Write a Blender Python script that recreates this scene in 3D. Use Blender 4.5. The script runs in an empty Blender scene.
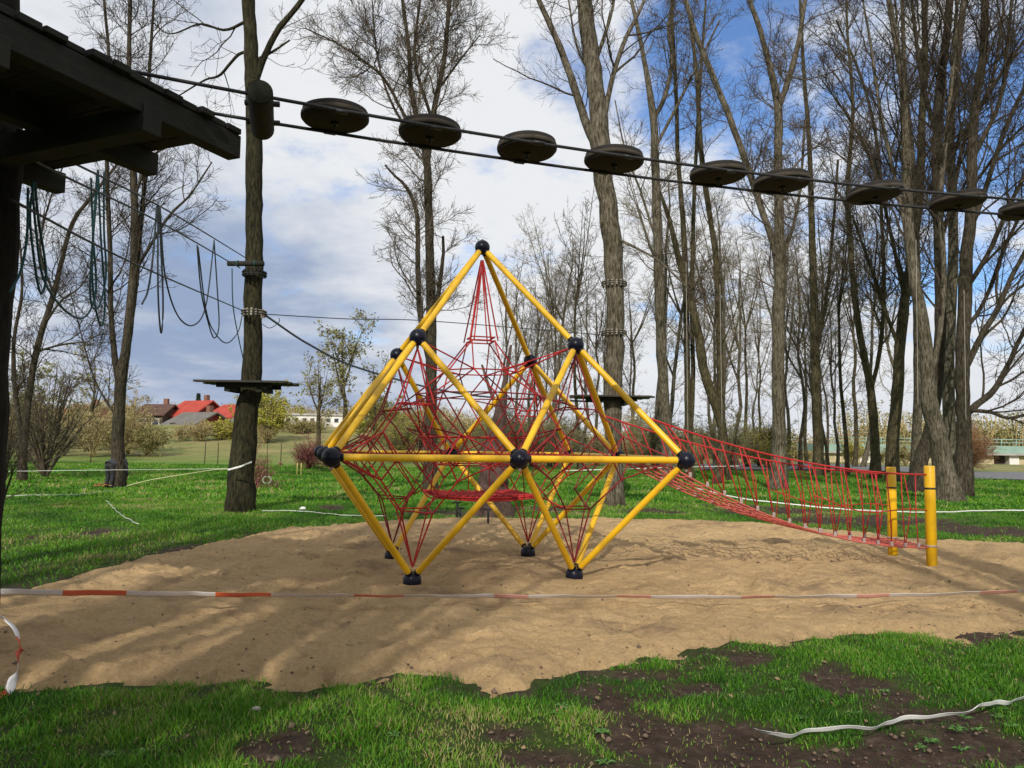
import bpy, bmesh, math, random
import numpy as np
from mathutils import Vector, Matrix

random.seed(7)
RNG = np.random.default_rng(11)
sc = bpy.context.scene
COL = sc.collection
PI = math.pi

# ------------------------------------------------------------------ camera model
F, PITCH, ROLL, H = 777.6, .077, .0137, 1.655
cp, sp, cr, sr = math.cos(PITCH), math.sin(PITCH), math.cos(ROLL), math.sin(ROLL)
FW = np.array([0, cp, sp]); U0 = np.array([0, -sp, cp]); R0 = np.array([1., 0, 0])
RT = cr * R0 + sr * U0
UP = cr * U0 - sr * R0
EYE = np.array([0, 0, H])


def ray(px, py):
    return FW + RT * ((px - 512) / F) - UP * ((py - 384) / F)


def onz(px, py, z=0.0):
    d = ray(px, py)
    return EYE + d * ((z - H) / d[2])


def atY(px, py, Y):
    d = ray(px, py)
    return EYE + d * (Y / d[1])


def proj(p):
    q = np.asarray(p, float) - EYE
    d = q @ FW
    return 512 + F * (q @ RT) / d, 384 - F * (q @ UP) / d


# ------------------------------------------------------------------ numpy noise
_TAB = np.random.default_rng(5).random((256, 256))


def vnoise(x, y):
    xi = np.floor(x).astype(int); yi = np.floor(y).astype(int)
    fx = x - xi; fy = y - yi
    fx = fx * fx * (3 - 2 * fx); fy = fy * fy * (3 - 2 * fy)
    a = _TAB[xi % 256, yi % 256]; b = _TAB[(xi + 1) % 256, yi % 256]
    c = _TAB[xi % 256, (yi + 1) % 256]; d = _TAB[(xi + 1) % 256, (yi + 1) % 256]
    return (a * (1 - fx) + b * fx) * (1 - fy) + (c * (1 - fx) + d * fx) * fy


def fbm(x, y, s, o=4, off=0.0):
    v = 0; a = .5; t = 0
    for k in range(o):
        v = v + a * vnoise(x * s + off + 17.3 * k, y * s + off * 1.7 + 9.1 * k)
        t += a; a *= .5; s *= 2.03
    return v / t


def sstep(a, b, x):
    t = np.clip((x - a) / (b - a), 0, 1)
    return t * t * (3 - 2 * t)


# ------------------------------------------------------------------ materials
def nodes_of(name):
    m = bpy.data.materials.new(name); m.use_nodes = True
    nt = m.node_tree; b = nt.nodes['Principled BSDF']
    return m, nt, b


def mat(name, col, rough=.6, col2=None, scale=6.0, stretch=(1, 1, 1), bump=0.0, bscale=None, metal=0.0,
        lo=.35, hi=.65, spec=.5, detail=6.0, bdist=.01, trans=0.0):
    m, nt, b = nodes_of(name)
    b.inputs['Base Color'].default_value = (*col, 1)
    b.inputs['Roughness'].default_value = rough
    b.inputs['Metallic'].default_value = metal
    b.inputs['Specular IOR Level'].default_value = spec
    tc = nt.nodes.new('ShaderNodeTexCoord'); mp = nt.nodes.new('ShaderNodeMapping')
    mp.inputs['Scale'].default_value = stretch
    nt.links.new(tc.outputs['Object'], mp.inputs['Vector'])
    if col2 is not None:
        n = nt.nodes.new('ShaderNodeTexNoise'); n.inputs['Scale'].default_value = scale
        n.inputs['Detail'].default_value = detail; n.inputs['Roughness'].default_value = .65
        nt.links.new(mp.outputs['Vector'], n.inputs['Vector'])
        r = nt.nodes.new('ShaderNodeValToRGB')
        r.color_ramp.elements[0].position = lo; r.color_ramp.elements[0].color = (*col, 1)
        r.color_ramp.elements[1].position = hi; r.color_ramp.elements[1].color = (*col2, 1)
        nt.links.new(n.outputs['Fac'], r.inputs['Fac'])
        nt.links.new(r.outputs['Color'], b.inputs['Base Color'])
    if bump > 0:
        n2 = nt.nodes.new('ShaderNodeTexNoise'); n2.inputs['Scale'].default_value = bscale or scale * 3
        n2.inputs['Detail'].default_value = 8
        nt.links.new(mp.outputs['Vector'], n2.inputs['Vector'])
        bp = nt.nodes.new('ShaderNodeBump'); bp.inputs['Strength'].default_value = bump
        bp.inputs['Distance'].default_value = bdist
        nt.links.new(n2.outputs['Fac'], bp.inputs['Height'])
        nt.links.new(bp.outputs['Normal'], b.inputs['Normal'])
    return m


M = {}
M['yellow'] = mat('yellow_paint', (.70, .405, .006), .42, (.50, .29, .02), 5, bump=.06, bscale=40, lo=.52, hi=.80)
M['ball'] = mat('navy_rubber', (.003, .004, .012), .34, (.006, .007, .016), 14, spec=.22)
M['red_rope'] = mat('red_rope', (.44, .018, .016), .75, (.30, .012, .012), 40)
M['red_shaded'] = mat('shaded_red_rope', (.24, .010, .012), .75, (.14, .008, .010), 40)  # darker copy of the red rope, shade put into its colour
M['pink_rope'] = mat('deck_rope', (.52, .12, .085), .75, (.36, .06, .05), 25)
M['clamp'] = mat('clamp_plastic', (.36, .27, .25), .5, (.25, .19, .18), 30)
M['cable'] = mat('steel_cable', (.016, .016, .018), .6, (.010, .010, .010), 60)
M['green_rope'] = mat('green_rope', (.018, .085, .085), .8, (.012, .055, .06), 40)
M['dark_rope'] = mat('dark_rope', (.02, .032, .034), .8, (.015, .022, .024), 40)
M['white_rope'] = mat('pale_rope', (.34, .32, .28), .8, (.24, .22, .19), 40)
M['white_tape'] = mat('white_tape', (.78, .78, .77), .35, (.66, .66, .64), 8)
M['yellow_tape'] = mat('pale_yellow_tape', (.70, .70, .38), .4, (.60, .60, .34), 8)
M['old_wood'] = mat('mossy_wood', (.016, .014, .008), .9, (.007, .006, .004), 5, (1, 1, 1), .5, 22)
M['plat_wood'] = mat('shaded_mossy_beam', (.013, .013, .006), .9, (.006, .005, .003), 7, (1, 1, 4), .5, 25)  # tree shade over the platform is put into this near black mossy colour
M['deck_wood'] = mat('grey_deck_board', (.034, .029, .020), .85, (.018, .015, .011), 8, (1, 1, 1), .4, 25)
M['disc_side'] = mat('log_disc', (.015, .011, .007), .9, (.007, .005, .004), 9, bump=.5, bscale=30)  # near black base, the shade under the discs is put into it
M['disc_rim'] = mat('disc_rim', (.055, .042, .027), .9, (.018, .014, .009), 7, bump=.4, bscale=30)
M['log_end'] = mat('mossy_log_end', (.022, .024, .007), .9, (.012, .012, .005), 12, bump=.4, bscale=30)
M['wedge'] = mat('pale_wedge_wood', (.30, .27, .21), .8, (.16, .14, .11), 30)
def bark(name, c1, c2, lo=.4, hi=.62):
    m, nt, b = nodes_of(name)
    tc = nt.nodes.new('ShaderNodeTexCoord'); mp = nt.nodes.new('ShaderNodeMapping'); mp.inputs['Scale'].default_value = (1, 1, .20)
    nt.links.new(tc.outputs['Object'], mp.inputs['Vector'])
    def nz(v, s, d=8, r=.7):
        n = nt.nodes.new('ShaderNodeTexNoise'); n.inputs['Scale'].default_value = s; n.inputs['Detail'].default_value = d
        n.inputs['Roughness'].default_value = r; nt.links.new(v, n.inputs['Vector']); return n.outputs['Fac']
    def rp(f, a, b_, ca, cb):
        r = nt.nodes.new('ShaderNodeValToRGB'); r.color_ramp.elements[0].position = a; r.color_ramp.elements[1].position = b_
        r.color_ramp.elements[0].color = (*ca, 1); r.color_ramp.elements[1].color = (*cb, 1); nt.links.new(f, r.inputs['Fac']); return r.outputs['Color']
    fis = nz(mp.outputs['Vector'], 21)
    base = rp(fis, lo, hi, c1, c2)
    big = rp(nz(tc.outputs['Object'], 1.1, 6), .42, .66, (1, 1, 1), (.42, .44, .34))
    mx = nt.nodes.new('ShaderNodeMix'); mx.data_type = 'RGBA'; mx.blend_type = 'MULTIPLY'; mx.inputs[0].default_value = .85
    nt.links.new(base, mx.inputs[6]); nt.links.new(big, mx.inputs[7])
    nt.links.new(mx.outputs[2], b.inputs['Base Color']); b.inputs['Roughness'].default_value = .92; b.inputs['Specular IOR Level'].default_value = .15
    bp = nt.nodes.new('ShaderNodeBump'); bp.inputs['Strength'].default_value = .9; bp.inputs['Distance'].default_value = .035
    nt.links.new(fis, bp.inputs['Height']); nt.links.new(bp.outputs['Normal'], b.inputs['Normal'])
    return m
M['bark_grey'] = bark('bark_grey', (.038, .031, .021), (.185, .160, .118))
M['bark_dark'] = bark('bark_dark', (.019, .015, .010), (.088, .073, .052))
M['bark_moss'] = bark('bark_moss', (.012, .010, .006), (.052, .048, .024))
M['bark_olive'] = bark('bark_olive', (.026, .021, .012), (.120, .102, .056))
M['bark_shaded'] = bark('bark_shaded', (.010, .008, .006), (.024, .020, .014))  # left edge trunk, its shade put into a near black bark colour
M['bark_brown'] = bark('bark_brown', (.075, .048, .040), (.15, .10, .085))
M['twig'] = mat('twig_brown', (.075, .058, .040), .9, (.125, .10, .07), 2, spec=.2)
M['twig_dark'] = mat('twig_dark', (.032, .024, .016), .9, (.06, .046, .031), 2, spec=.2)
M['twig_pale'] = mat('twig_pale', (.17, .145, .10), .9, (.23, .20, .13), 2, spec=.2)
M['twig_beige'] = mat('twig_beige', (.36, .28, .14), .9, (.28, .23, .09), 1, spec=.2)
M['twig_red'] = mat('twig_red', (.13, .045, .04), .9, (.19, .07, .06), 2, spec=.2)
M['twig_rust'] = mat('twig_rust', (.20, .11, .055), .9, (.26, .15, .075), 2, spec=.2)
M['leaf_yellow'] = mat('leaf_yellow_green', (.34, .31, .03), .7, (.24, .25, .025), 1.5)
M['leaf_olive'] = mat('leaf_olive', (.19, .18, .05), .7, (.13, .125, .035), 1.5)
M['leaf_green'] = mat('leaf_green', (.06, .11, .02), .7, (.09, .13, .03), 1.5)
M['leaf_dark'] = mat('leaf_dark', (.018, .035, .015), .7, (.03, .05, .02), 1.5)
M['leaf_tan'] = mat('leaf_tan', (.31, .245, .115), .8, (.23, .19, .08), 1.0)
M['leaf_pink'] = mat('leaf_pink', (.30, .12, .11), .8, (.20, .07, .07), 3)


# ------------------------------------------------------------------ mesh helpers
def new_obj(name, me, parent=None, m=None):
    o = bpy.data.objects.new(name, me); COL.objects.link(o)
    if parent is not None:
        o.parent = parent
    if m is not None and me is not None:
        me.materials.append(m)
    return o


def np_mesh(name, V, Fq=None, Ft=None, smooth=True):
    """V (n,3); Fq (k,4); Ft (k,3)"""
    me = bpy.data.meshes.new(name)
    V = np.asarray(V, np.float32)
    nq = 0 if Fq is None else len(Fq); ntr = 0 if Ft is None else len(Ft)
    me.vertices.add(len(V)); me.vertices.foreach_set('co', V.ravel())
    idx = []
    st = []
    tot = []
    if nq:
        idx.append(np.asarray(Fq, np.int32).ravel()); st.append(np.arange(nq) * 4); tot.append(np.full(nq, 4))
    if ntr:
        idx.append(np.asarray(Ft, np.int32).ravel()); st.append(nq * 4 + np.arange(ntr) * 3); tot.append(np.full(ntr, 3))
    idx = np.concatenate(idx).astype(np.int32); st = np.concatenate(st).astype(np.int32)
    me.loops.add(len(idx)); me.loops.foreach_set('vertex_index', idx)
    me.polygons.add(nq + ntr); me.polygons.foreach_set('loop_start', st)
    me.polygons.foreach_set('loop_total', np.concatenate(tot).astype(np.int32))
    me.polygons.foreach_set('use_smooth', np.full(nq + ntr, smooth))
    me.update(calc_edges=True)
    return me


def tube_arrays(P, R, sides):
    """P (M,n,3) R (M,n) -> verts, quads"""
    P = np.asarray(P, float); R = np.asarray(R, float)
    Mn, n, _ = P.shape
    T = np.gradient(P, axis=1)
    T /= np.linalg.norm(T, axis=2, keepdims=True) + 1e-9
    mt = np.abs(P[:, -1] - P[:, 0])
    ax = np.argmin(mt, axis=1)
    ref = np.eye(3)[ax][:, None, :]
    A = np.cross(T, np.broadcast_to(ref, T.shape)); A /= np.linalg.norm(A, axis=2, keepdims=True) + 1e-9
    B = np.cross(T, A)
    ang = np.arange(sides) * 2 * PI / sides
    ring = A[:, :, None, :] * np.cos(ang)[None, None, :, None] + B[:, :, None, :] * np.sin(ang)[None, None, :, None]
    V = P[:, :, None, :] + ring * R[:, :, None, None]
    V = V.reshape(-1, 3)
    base = (np.arange(Mn) * n * sides)[:, None, None] + (np.arange(n - 1) * sides)[None, :, None]
    s = np.arange(sides); s2 = (s + 1) % sides
    q = np.stack([base + s, base + s2, base + sides + s2, base + sides + s], -1).reshape(-1, 4)
    return V, q


class MB:
    """collects shapes into one mesh"""
    def __init__(self):
        self.V = []; self.Q = []; self.T = []; self.n = 0

    def add(self, V, Q=None, T=None):
        V = np.asarray(V, float)
        if Q is not None and len(Q): self.Q.append(np.asarray(Q) + self.n)
        if T is not None and len(T): self.T.append(np.asarray(T) + self.n)
        self.V.append(V); self.n += len(V); return self

    def tubes(self, P, R, sides=6):
        if len(P): self.add(*tube_arrays(P, R, sides))
        return self

    def line(self, pts, r, sides=6, caps=True):
        pts = np.asarray(pts, float); r = np.broadcast_to(np.asarray(r, float), (len(pts),))
        V, q = tube_arrays(pts[None], r[None], sides)
        n0 = len(V); T = []
        if caps:
            V = np.vstack([V, pts[0], pts[-1]])
            for s in range(sides):
                T.append((n0, (s + 1) % sides, s)); b = (len(pts) - 1) * sides
                T.append((n0 + 1, b + s, b + (s + 1) % sides))
        return self.add(V, q, T or None)

    def box(self, c, size, rot=None):
        sx, sy, sz = np.asarray(size) / 2
        V = np.array([(x, y, z) for z in (-sz, sz) for y in (-sy, sy) for x in (-sx, sx)], float)
        if rot is not None:
            V = V @ np.asarray(rot).T
        return self.add(V + np.asarray(c), [(0, 2, 3, 1), (4, 5, 7, 6), (0, 1, 5, 4), (2, 6, 7, 3), (0, 4, 6, 2), (1, 3, 7, 5)])

    def prism(self, poly, d):
        """poly (k,3) planar, extruded by vector d"""
        poly = np.asarray(poly, float); k = len(poly)
        V = np.vstack([poly, poly + np.asarray(d)])
        Q = [(i, (i + 1) % k, k + (i + 1) % k, k + i) for i in range(k)]
        T = [(0, i + 1, i) for i in range(1, k - 1)] + [(k, k + i, k + i + 1) for i in range(1, k - 1)]
        return self.add(V, Q, T)

    def sphere(self, c, r, nu=20, nv=12, sq=1.0):
        V = []; Q = []
        for j in range(nv + 1):
            th = PI * (j + .0) / nv
            for i in range(nu):
                ph = 2 * PI * i / nu
                V.append((math.sin(th) * math.cos(ph) * r + c[0], math.sin(th) * math.sin(ph) * r + c[1], math.cos(th) * r * sq + c[2]))
        for j in range(nv):
            for i in range(nu):
                Q.append((j * nu + i, (j + 1) * nu + i, (j + 1) * nu + (i + 1) % nu, j * nu + (i + 1) % nu))
        return self.add(V, Q)

    def build(self, name, m=None, parent=None, smooth=True, merge=False):
        V = np.vstack(self.V)
        me = np_mesh(name, V, np.vstack(self.Q) if self.Q else None, np.vstack(self.T) if self.T else None, smooth)
        return new_obj(name, me, parent, m)


def rotz(a):
    return np.array([[math.cos(a), -math.sin(a), 0], [math.sin(a), math.cos(a), 0], [0, 0, 1]])


def basis(x, z=(0, 0, 1)):
    x = np.asarray(x, float); x = x / np.linalg.norm(x)
    y = np.cross(z, x); y /= np.linalg.norm(y)
    return np.stack([x, y, np.cross(x, y)], 1)


def tag(o, label=None, cat=None, group=None, kind=None):
    if label: o['label'] = label
    if cat: o['category'] = cat
    if group: o['group'] = group
    if kind: o['kind'] = kind
    return o


def empty(name, loc, label, cat, group=None):
    o = bpy.data.objects.new(name, None); COL.objects.link(o)
    o.location = loc; o.empty_display_size = .2
    tag(o, label, cat, group)
    return o


def local(root, pts):
    return np.asarray(pts, float) - np.array(root.location)


def smooth_line(pts, n):
    """Catmull-Rom through pts (k,d), n samples"""
    P = np.asarray(pts, float)
    if len(P) == 2:
        t = np.linspace(0, 1, n)[:, None]; return P[0] * (1 - t) + P[1] * t
    P = np.vstack([2 * P[0] - P[1], P, 2 * P[-1] - P[-2]])
    k = len(P) - 3
    seg = np.linalg.norm(np.diff(P[1:-1, :2], axis=0), axis=1) if P.shape[1] == 2 else np.linalg.norm(np.diff(P[1:-1, :3], axis=0), axis=1)
    cum = np.concatenate([[0], np.cumsum(seg)]); cum /= cum[-1]
    out = []
    for u in np.linspace(0, 1, n):
        i = min(k - 1, max(0, np.searchsorted(cum, u, side='right') - 1))
        t = (u - cum[i]) / max(1e-9, cum[i + 1] - cum[i])
        a, b, c, d = P[i], P[i + 1], P[i + 2], P[i + 3]
        out.append(.5 * ((2 * b) + (-a + c) * t + (2 * a - 5 * b + 4 * c - d) * t * t + (-a + 3 * b - 3 * c + d) * t ** 3))
    return np.array(out)


# ------------------------------------------------------------------ ground shape
def px_poly(pts, z=0.0):
    return np.array([onz(x, y, z)[:2] for x, y in pts])


SAND = [(60, 580), (100, 569), (150, 556), (200, 545), (250, 535), (300, 528), (360, 523), (430, 520.5), (520, 519), (610, 519),
        (700, 521), (760, 525), (830, 531), (900, 538), (960, 541), (1024, 544), (1120, 556), (1160, 590), (1120, 622), (1060, 630),
        (1024, 634), (950, 637), (880, 634), (800, 645), (750, 649), (700, 656), (640, 662), (590, 668), (545, 677), (520, 688),
        (490, 692), (455, 678), (400, 668), (360, 675), (300, 685), (240, 682), (200, 688), (100, 690), (0, 692), (-160, 694),
        (-260, 650), (-170, 608), (-60, 597), (0, 593)]
SP = px_poly(SAND)


def poly_sd(x, y, poly):
    """signed distance, negative inside"""
    shp = x.shape; x = x.ravel(); y = y.ravel()
    d2 = np.full(x.shape, 1e18); ins = np.zeros(x.shape, bool)
    n = len(poly)
    for i in range(n):
        a = poly[i]; b = poly[(i + 1) % n]
        ex, ey = b - a
        t = np.clip(((x - a[0]) * ex + (y - a[1]) * ey) / (ex * ex + ey * ey), 0, 1)
        d2 = np.minimum(d2, (x - a[0] - t * ex) ** 2 + (y - a[1] - t * ey) ** 2)
        c = ((a[1] > y) != (b[1] > y)) & (x < (b[0] - a[0]) * (y - a[1]) / (b[1] - a[1] + 1e-12) + a[0])
        ins ^= c
    d = np.sqrt(d2)
    return np.where(ins, -d, d).reshape(shp)


def sand_sd(x, y):
    return poly_sd(x, y, SP) + (fbm(x, y, 1.6, 3, 3) - .5) * .34 + (fbm(x, y, 6, 3, 9) - .5) * .24 + (fbm(x, y, 22, 2, 19) - .5) * .12


# bare earth patches: pixel centre and pixel radii, turned into ground ellipses
DIRT = [(285, 750, 50, 22), (640, 738, 50, 27), (720, 738, 95, 22), (860, 750, 125, 23), (985, 740, 48, 25), (800, 772, 230, 28),
        (838, 686, 42, 20), (890, 706, 60, 18), (640, 674, 46, 9), (600, 702, 30, 12), (520, 690, 40, 14), (100, 533, 22, 5),
        (505, 735, 30, 8), (540, 760, 40, 14), (30, 537, 12, 3), (455, 514, 70, 5), (760, 510, 75, 7), (860, 519, 110, 8), (985, 530, 80, 8),
        (660, 511, 50, 4), (540, 510, 50, 4), (332, 507, 22, 3), (752, 662, 28, 8), (600, 690, 60, 12), (690, 690, 40, 8), (960, 712, 60, 12)]
DE = []
for (px, py, rx, ry) in DIRT:
    c = onz(px, py); ex = abs(onz(px + rx, py)[0] - c[0]); ey = .5 * abs(onz(px, py - ry)[1] - onz(px, py + ry)[1])
    DE.append((c[0], c[1], max(ex, .05), max(ey, .05)))


def dirt_of(x, y, sd_=None):
    d = np.zeros(np.shape(x))
    for cx, cy, ex, ey in DE:
        q = ((x - cx) / ex) ** 2 + ((y - cy) / ey) ** 2
        d = np.maximum(d, np.exp(-q * .9))
    n = fbm(x, y, 2.2, 4, 21)
    m = sstep(.37, .80, d + (n - .5) * 1.35)
    thin = sstep(.66, .80, fbm(x, y, 1.1, 4, 40)) * .5 * (y < 20)
    if sd_ is not None:
        m = np.maximum(m, sstep(.42, .02, sd_) * sstep(.40, .62, n) * 1.0)
    return np.clip(np.maximum(m, thin), 0, 1)


ROADN = np.array([onz(x, y)[:2] for x, y in ((700, 470.5), (825, 470.5), (900, 472.5), (967, 479), (1024, 481), (1200, 487))])


def hill(x, y):
    h = 3.7 * sstep(55, 112, y) * sstep(14, -16, x)
    h = h + sstep(112, 400, y) * 8 * sstep(14, -30, x)
    return h


def ground_z(x, y):
    near = (np.abs(x) < 40) & (y < 60)
    z = hill(x, y) + np.where(near, (fbm(x, y, .5, 3, 50) - .5) * .10, 0.0)
    return z


def gz(x, y):
    return float(ground_z(np.array([x]), np.array([y]))[0])


def axis(fine0, fine1, step, lo, hi, g=1.12):
    a = list(np.arange(fine0, fine1 + 1e-6, step))
    s = step
    while a[-1] < hi:
        s *= g; a.append(a[-1] + s)
    s = step
    while a[0] > lo:
        s *= g; a.insert(0, a[0] - s)
    return np.array(a)


gx = axis(-8, 8.5, .07, -1500, 1500, 1.09); gy = axis(2.6, 13, .07, -400, 2500, 1.06)
X, Y = np.meshgrid(gx, gy)
sd = sand_sd(X, Y)
Dm = dirt_of(X, Y, sd)
fine = (np.abs(X) < 14) & (Y < 25)
Z = ground_z(X, Y) + np.where(fine, (fbm(X, Y, 6, 3, 70) - .5) * .05, 0) - .02 * Dm
Z = Z - .16 * sstep(-.04, -.34, sd)
ny, nx = X.shape
I = np.arange(nx * ny).reshape(ny, nx)
gq = np.stack([I[:-1, :-1], I[:-1, 1:], I[1:, 1:], I[1:, :-1]], -1).reshape(-1, 4)
me = np_mesh('ground', np.stack([X, Y, Z], -1).reshape(-1, 3), gq)
at = me.attributes.new('dirt', 'FLOAT', 'POINT'); at.data.foreach_set('value', Dm.astype(np.float32).ravel())


def ramp(nt, fac, stops):
    r = nt.nodes.new('ShaderNodeValToRGB')
    e = r.color_ramp.elements
    while len(e) < len(stops): e.new(.5)
    for k, (p, c) in enumerate(stops):
        e[k].position = p; e[k].color = (*c, 1)
    nt.links.new(fac, r.inputs['Fac']); return r.outputs['Color']


def noise(nt, vec, scale, detail=5, rough=.6):
    n = nt.nodes.new('ShaderNodeTexNoise'); n.inputs['Scale'].default_value = scale
    n.inputs['Detail'].default_value = detail; n.inputs['Roughness'].default_value = rough
    nt.links.new(vec, n.inputs['Vector']); return n.outputs['Fac']


def mixc(nt, fac, a, b):
    n = nt.nodes.new('ShaderNodeMix'); n.data_type = 'RGBA'
    for s, v in ((n.inputs[0], fac), (n.inputs[6], a), (n.inputs[7], b)):
        if isinstance(v, (int, float)): s.default_value = v
        elif isinstance(v, tuple): s.default_value = (*v, 1)
        else: nt.links.new(v, s)
    return n.outputs[2]


def mth(nt, op, a, b=None, c=None, clamp=False):
    n = nt.nodes.new('ShaderNodeMath'); n.operation = op; n.use_clamp = clamp
    for i, v in enumerate((a, b, c)):
        if v is None: continue
        if isinstance(v, (int, float)): n.inputs[i].default_value = v
        else: nt.links.new(v, n.inputs[i])
    return n.outputs[0]


def maprange(nt, v, a, b, c=0.0, d=1.0):
    n = nt.nodes.new('ShaderNodeMapRange'); n.interpolation_type = 'SMOOTHSTEP'
    nt.links.new(v, n.inputs[0])
    for i, k in enumerate((a, b, c, d)): n.inputs[i + 1].default_value = k
    return n.outputs[0]


gm, nt, b = nodes_of('park_ground')
tc = nt.nodes.new('ShaderNodeTexCoord'); ov = tc.outputs['Object']
sep = nt.nodes.new('ShaderNodeSeparateXYZ'); nt.links.new(ov, sep.inputs[0])
g1 = ramp(nt, noise(nt, ov, 1.3, 8, .7), [(.3, (.035, .085, .010)), (.5, (.075, .185, .014)), (.7, (.13, .23, .03))])
g2 = ramp(nt, noise(nt, ov, .18, 5, .6), [(.35, (.055, .14, .012)), (.65, (.13, .25, .03))])
grass = mixc(nt, .5, g1, g2)
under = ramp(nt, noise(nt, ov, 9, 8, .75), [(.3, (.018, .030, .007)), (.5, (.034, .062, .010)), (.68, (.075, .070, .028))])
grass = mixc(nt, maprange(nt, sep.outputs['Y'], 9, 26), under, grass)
dry = ramp(nt, noise(nt, ov, .22, 7, .7), [(.35, (.12, .16, .045)), (.55, (.24, .21, .09)), (.7, (.33, .26, .14))])
fy = maprange(nt, sep.outputs['Y'], 46, 74)
fn = mth(nt, 'ADD', fy, mth(nt, 'MULTIPLY', mth(nt, 'SUBTRACT', noise(nt, ov, .12, 4), .5), .7), clamp=True)
grass = mixc(nt, fn, grass, dry)
da = nt.nodes.new('ShaderNodeAttribute'); da.attribute_name = 'dirt'
soil = ramp(nt, noise(nt, ov, 7, 10, .8), [(.3, (.022, .014, .010)), (.52, (.058, .038, .028)), (.62, (.10, .07, .05)), (.75, (.17, .125, .09))])
colr = mixc(nt, da.outputs['Fac'], grass, soil)
nt.links.new(colr, b.inputs['Base Color']); b.inputs['Roughness'].default_value = .95; b.inputs['Specular IOR Level'].default_value = .15
bp = nt.nodes.new('ShaderNodeBump'); bp.inputs['Strength'].default_value = .9; bp.inputs['Distance'].default_value = .06
nt.links.new(noise(nt, ov, 14, 8, .7), bp.inputs['Height']); nt.links.new(bp.outputs['Normal'], b.inputs['Normal'])
tag(new_obj('ground', me, None, gm), kind='structure')

# sand pit
sx = np.arange(SP[:, 0].min() - .4, min(SP[:, 0].max(), 9.5) + .4, .036); sy = np.arange(SP[:, 1].min() - .4, SP[:, 1].max() + .4, .036)
X, Y = np.meshgrid(sx, sy)
sd = sand_sd(X, Y)
h = sstep(.10, -.36, sd)
# raked ripples, foot prints and a low rim
rak = np.sin((X * .97 - Y * .24) * 2 * PI / .62 + (fbm(X, Y, .8, 3, 8) - .5) * 7)
rak2 = np.sin((Y * .98 + X * .12) * 2 * PI / .23 + (fbm(X, Y, 1.4, 3, 18) - .5) * 9) * sstep(.45, .6, fbm(X, Y, .45, 2, 66))
SZ = ground_z(X, Y) * .6 - .07 + h * .13 + (.016 * rak + .012 * rak2) * sstep(-.2, -1, sd) + (fbm(X, Y, .9, 3, 31) - .5) * .09 + (fbm(X, Y, 4.5, 4, 77) - .5) * .036 + (fbm(X, Y, 17, 2, 99) - .5) * .040
for k in range(900):
    a = RNG.uniform(-5.5, 8); c = RNG.uniform(5, 15.5); th = RNG.uniform(0, PI)
    i0, i1 = np.searchsorted(sx, [a - .4, a + .4]); j0, j1 = np.searchsorted(sy, [c - .4, c + .4])
    if i1 <= i0 or j1 <= j0: continue
    u = (X[j0:j1, i0:i1] - a) * math.cos(th) + (Y[j0:j1, i0:i1] - c) * math.sin(th)
    v = -(X[j0:j1, i0:i1] - a) * math.sin(th) + (Y[j0:j1, i0:i1] - c) * math.cos(th)
    q = (u / .13) ** 2 + (v / .05) ** 2
    SZ[j0:j1, i0:i1] += -.034 * np.exp(-q * 1.2) + .014 * np.exp(-(np.sqrt(q) - 1.5) ** 2 * 3)
for fx, fy in [tuple((rotz(.2668) @ np.array((i * 1.0, j * 1.0, 0)))[:2] + np.array((-.43, 10.43))) for i in (-1, 1) for j in (-1, 1)] + [tuple(onz(932, 567)[:2]), tuple(onz(893, 556)[:2])]:
    w_ = np.exp(-(((X - fx) ** 2 + (Y - fy) ** 2) / .42 ** 2) ** 1.5)
    SZ = SZ * (1 - w_) + (.015 + .25 * (SZ - .03)) * w_
def sand_h(x, y):
    i = int(np.clip(round((x - sx[0]) / .036), 0, len(sx) - 1)); j = int(np.clip(round((y - sy[0]) / .036), 0, len(sy) - 1))
    return float(SZ[j, i])
ny, nx = X.shape
I = np.arange(nx * ny).reshape(ny, nx)
sq = np.stack([I[:-1, :-1], I[:-1, 1:], I[1:, 1:], I[1:, :-1]], -1).reshape(-1, 4)
keep = (sd.ravel()[sq] < .10).any(1)
sq = sq[keep]
used = np.unique(sq); remap = np.zeros(nx * ny, int); remap[used] = np.arange(len(used))
me = np_mesh('sand', np.stack([X, Y, SZ], -1).reshape(-1, 3)[used], remap[sq])
sm_, nt, b = nodes_of('sand')
tc = nt.nodes.new('ShaderNodeTexCoord'); ov = tc.outputs['Object']
c1 = ramp(nt, noise(nt, ov, .9, 8, .65), [(.32, (.29, .197, .108)), (.5, (.43, .295, .150)), (.7, (.52, .37, .205))])
c2 = ramp(nt, noise(nt, ov, 34, 8, .8), [(.3, (.19, .128, .068)), (.5, (.43, .295, .150)), (.75, (.60, .44, .255))])
cc = mixc(nt, .6, c1, c2)
cc = mixc(nt, maprange(nt, noise(nt, ov, .8, 8, .7), .50, .68), cc, (.235, .162, .095))
cc = mixc(nt, maprange(nt, noise(nt, ov, 3.1, 8, .75), .60, .72), cc, (.16, .105, .06))
nt.links.new(cc, b.inputs['Base Color']); b.inputs['Roughness'].default_value = .95; b.inputs['Specular IOR Level'].default_value = .1
bp = nt.nodes.new('ShaderNodeBump'); bp.inputs['Strength'].default_value = 1.0; bp.inputs['Distance'].default_value = .035
nt.links.new(noise(nt, ov, 26, 10, .75), bp.inputs['Height']); nt.links.new(bp.outputs['Normal'], b.inputs['Normal'])
tag(new_obj('sand', me, None, sm_), kind='structure')


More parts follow.
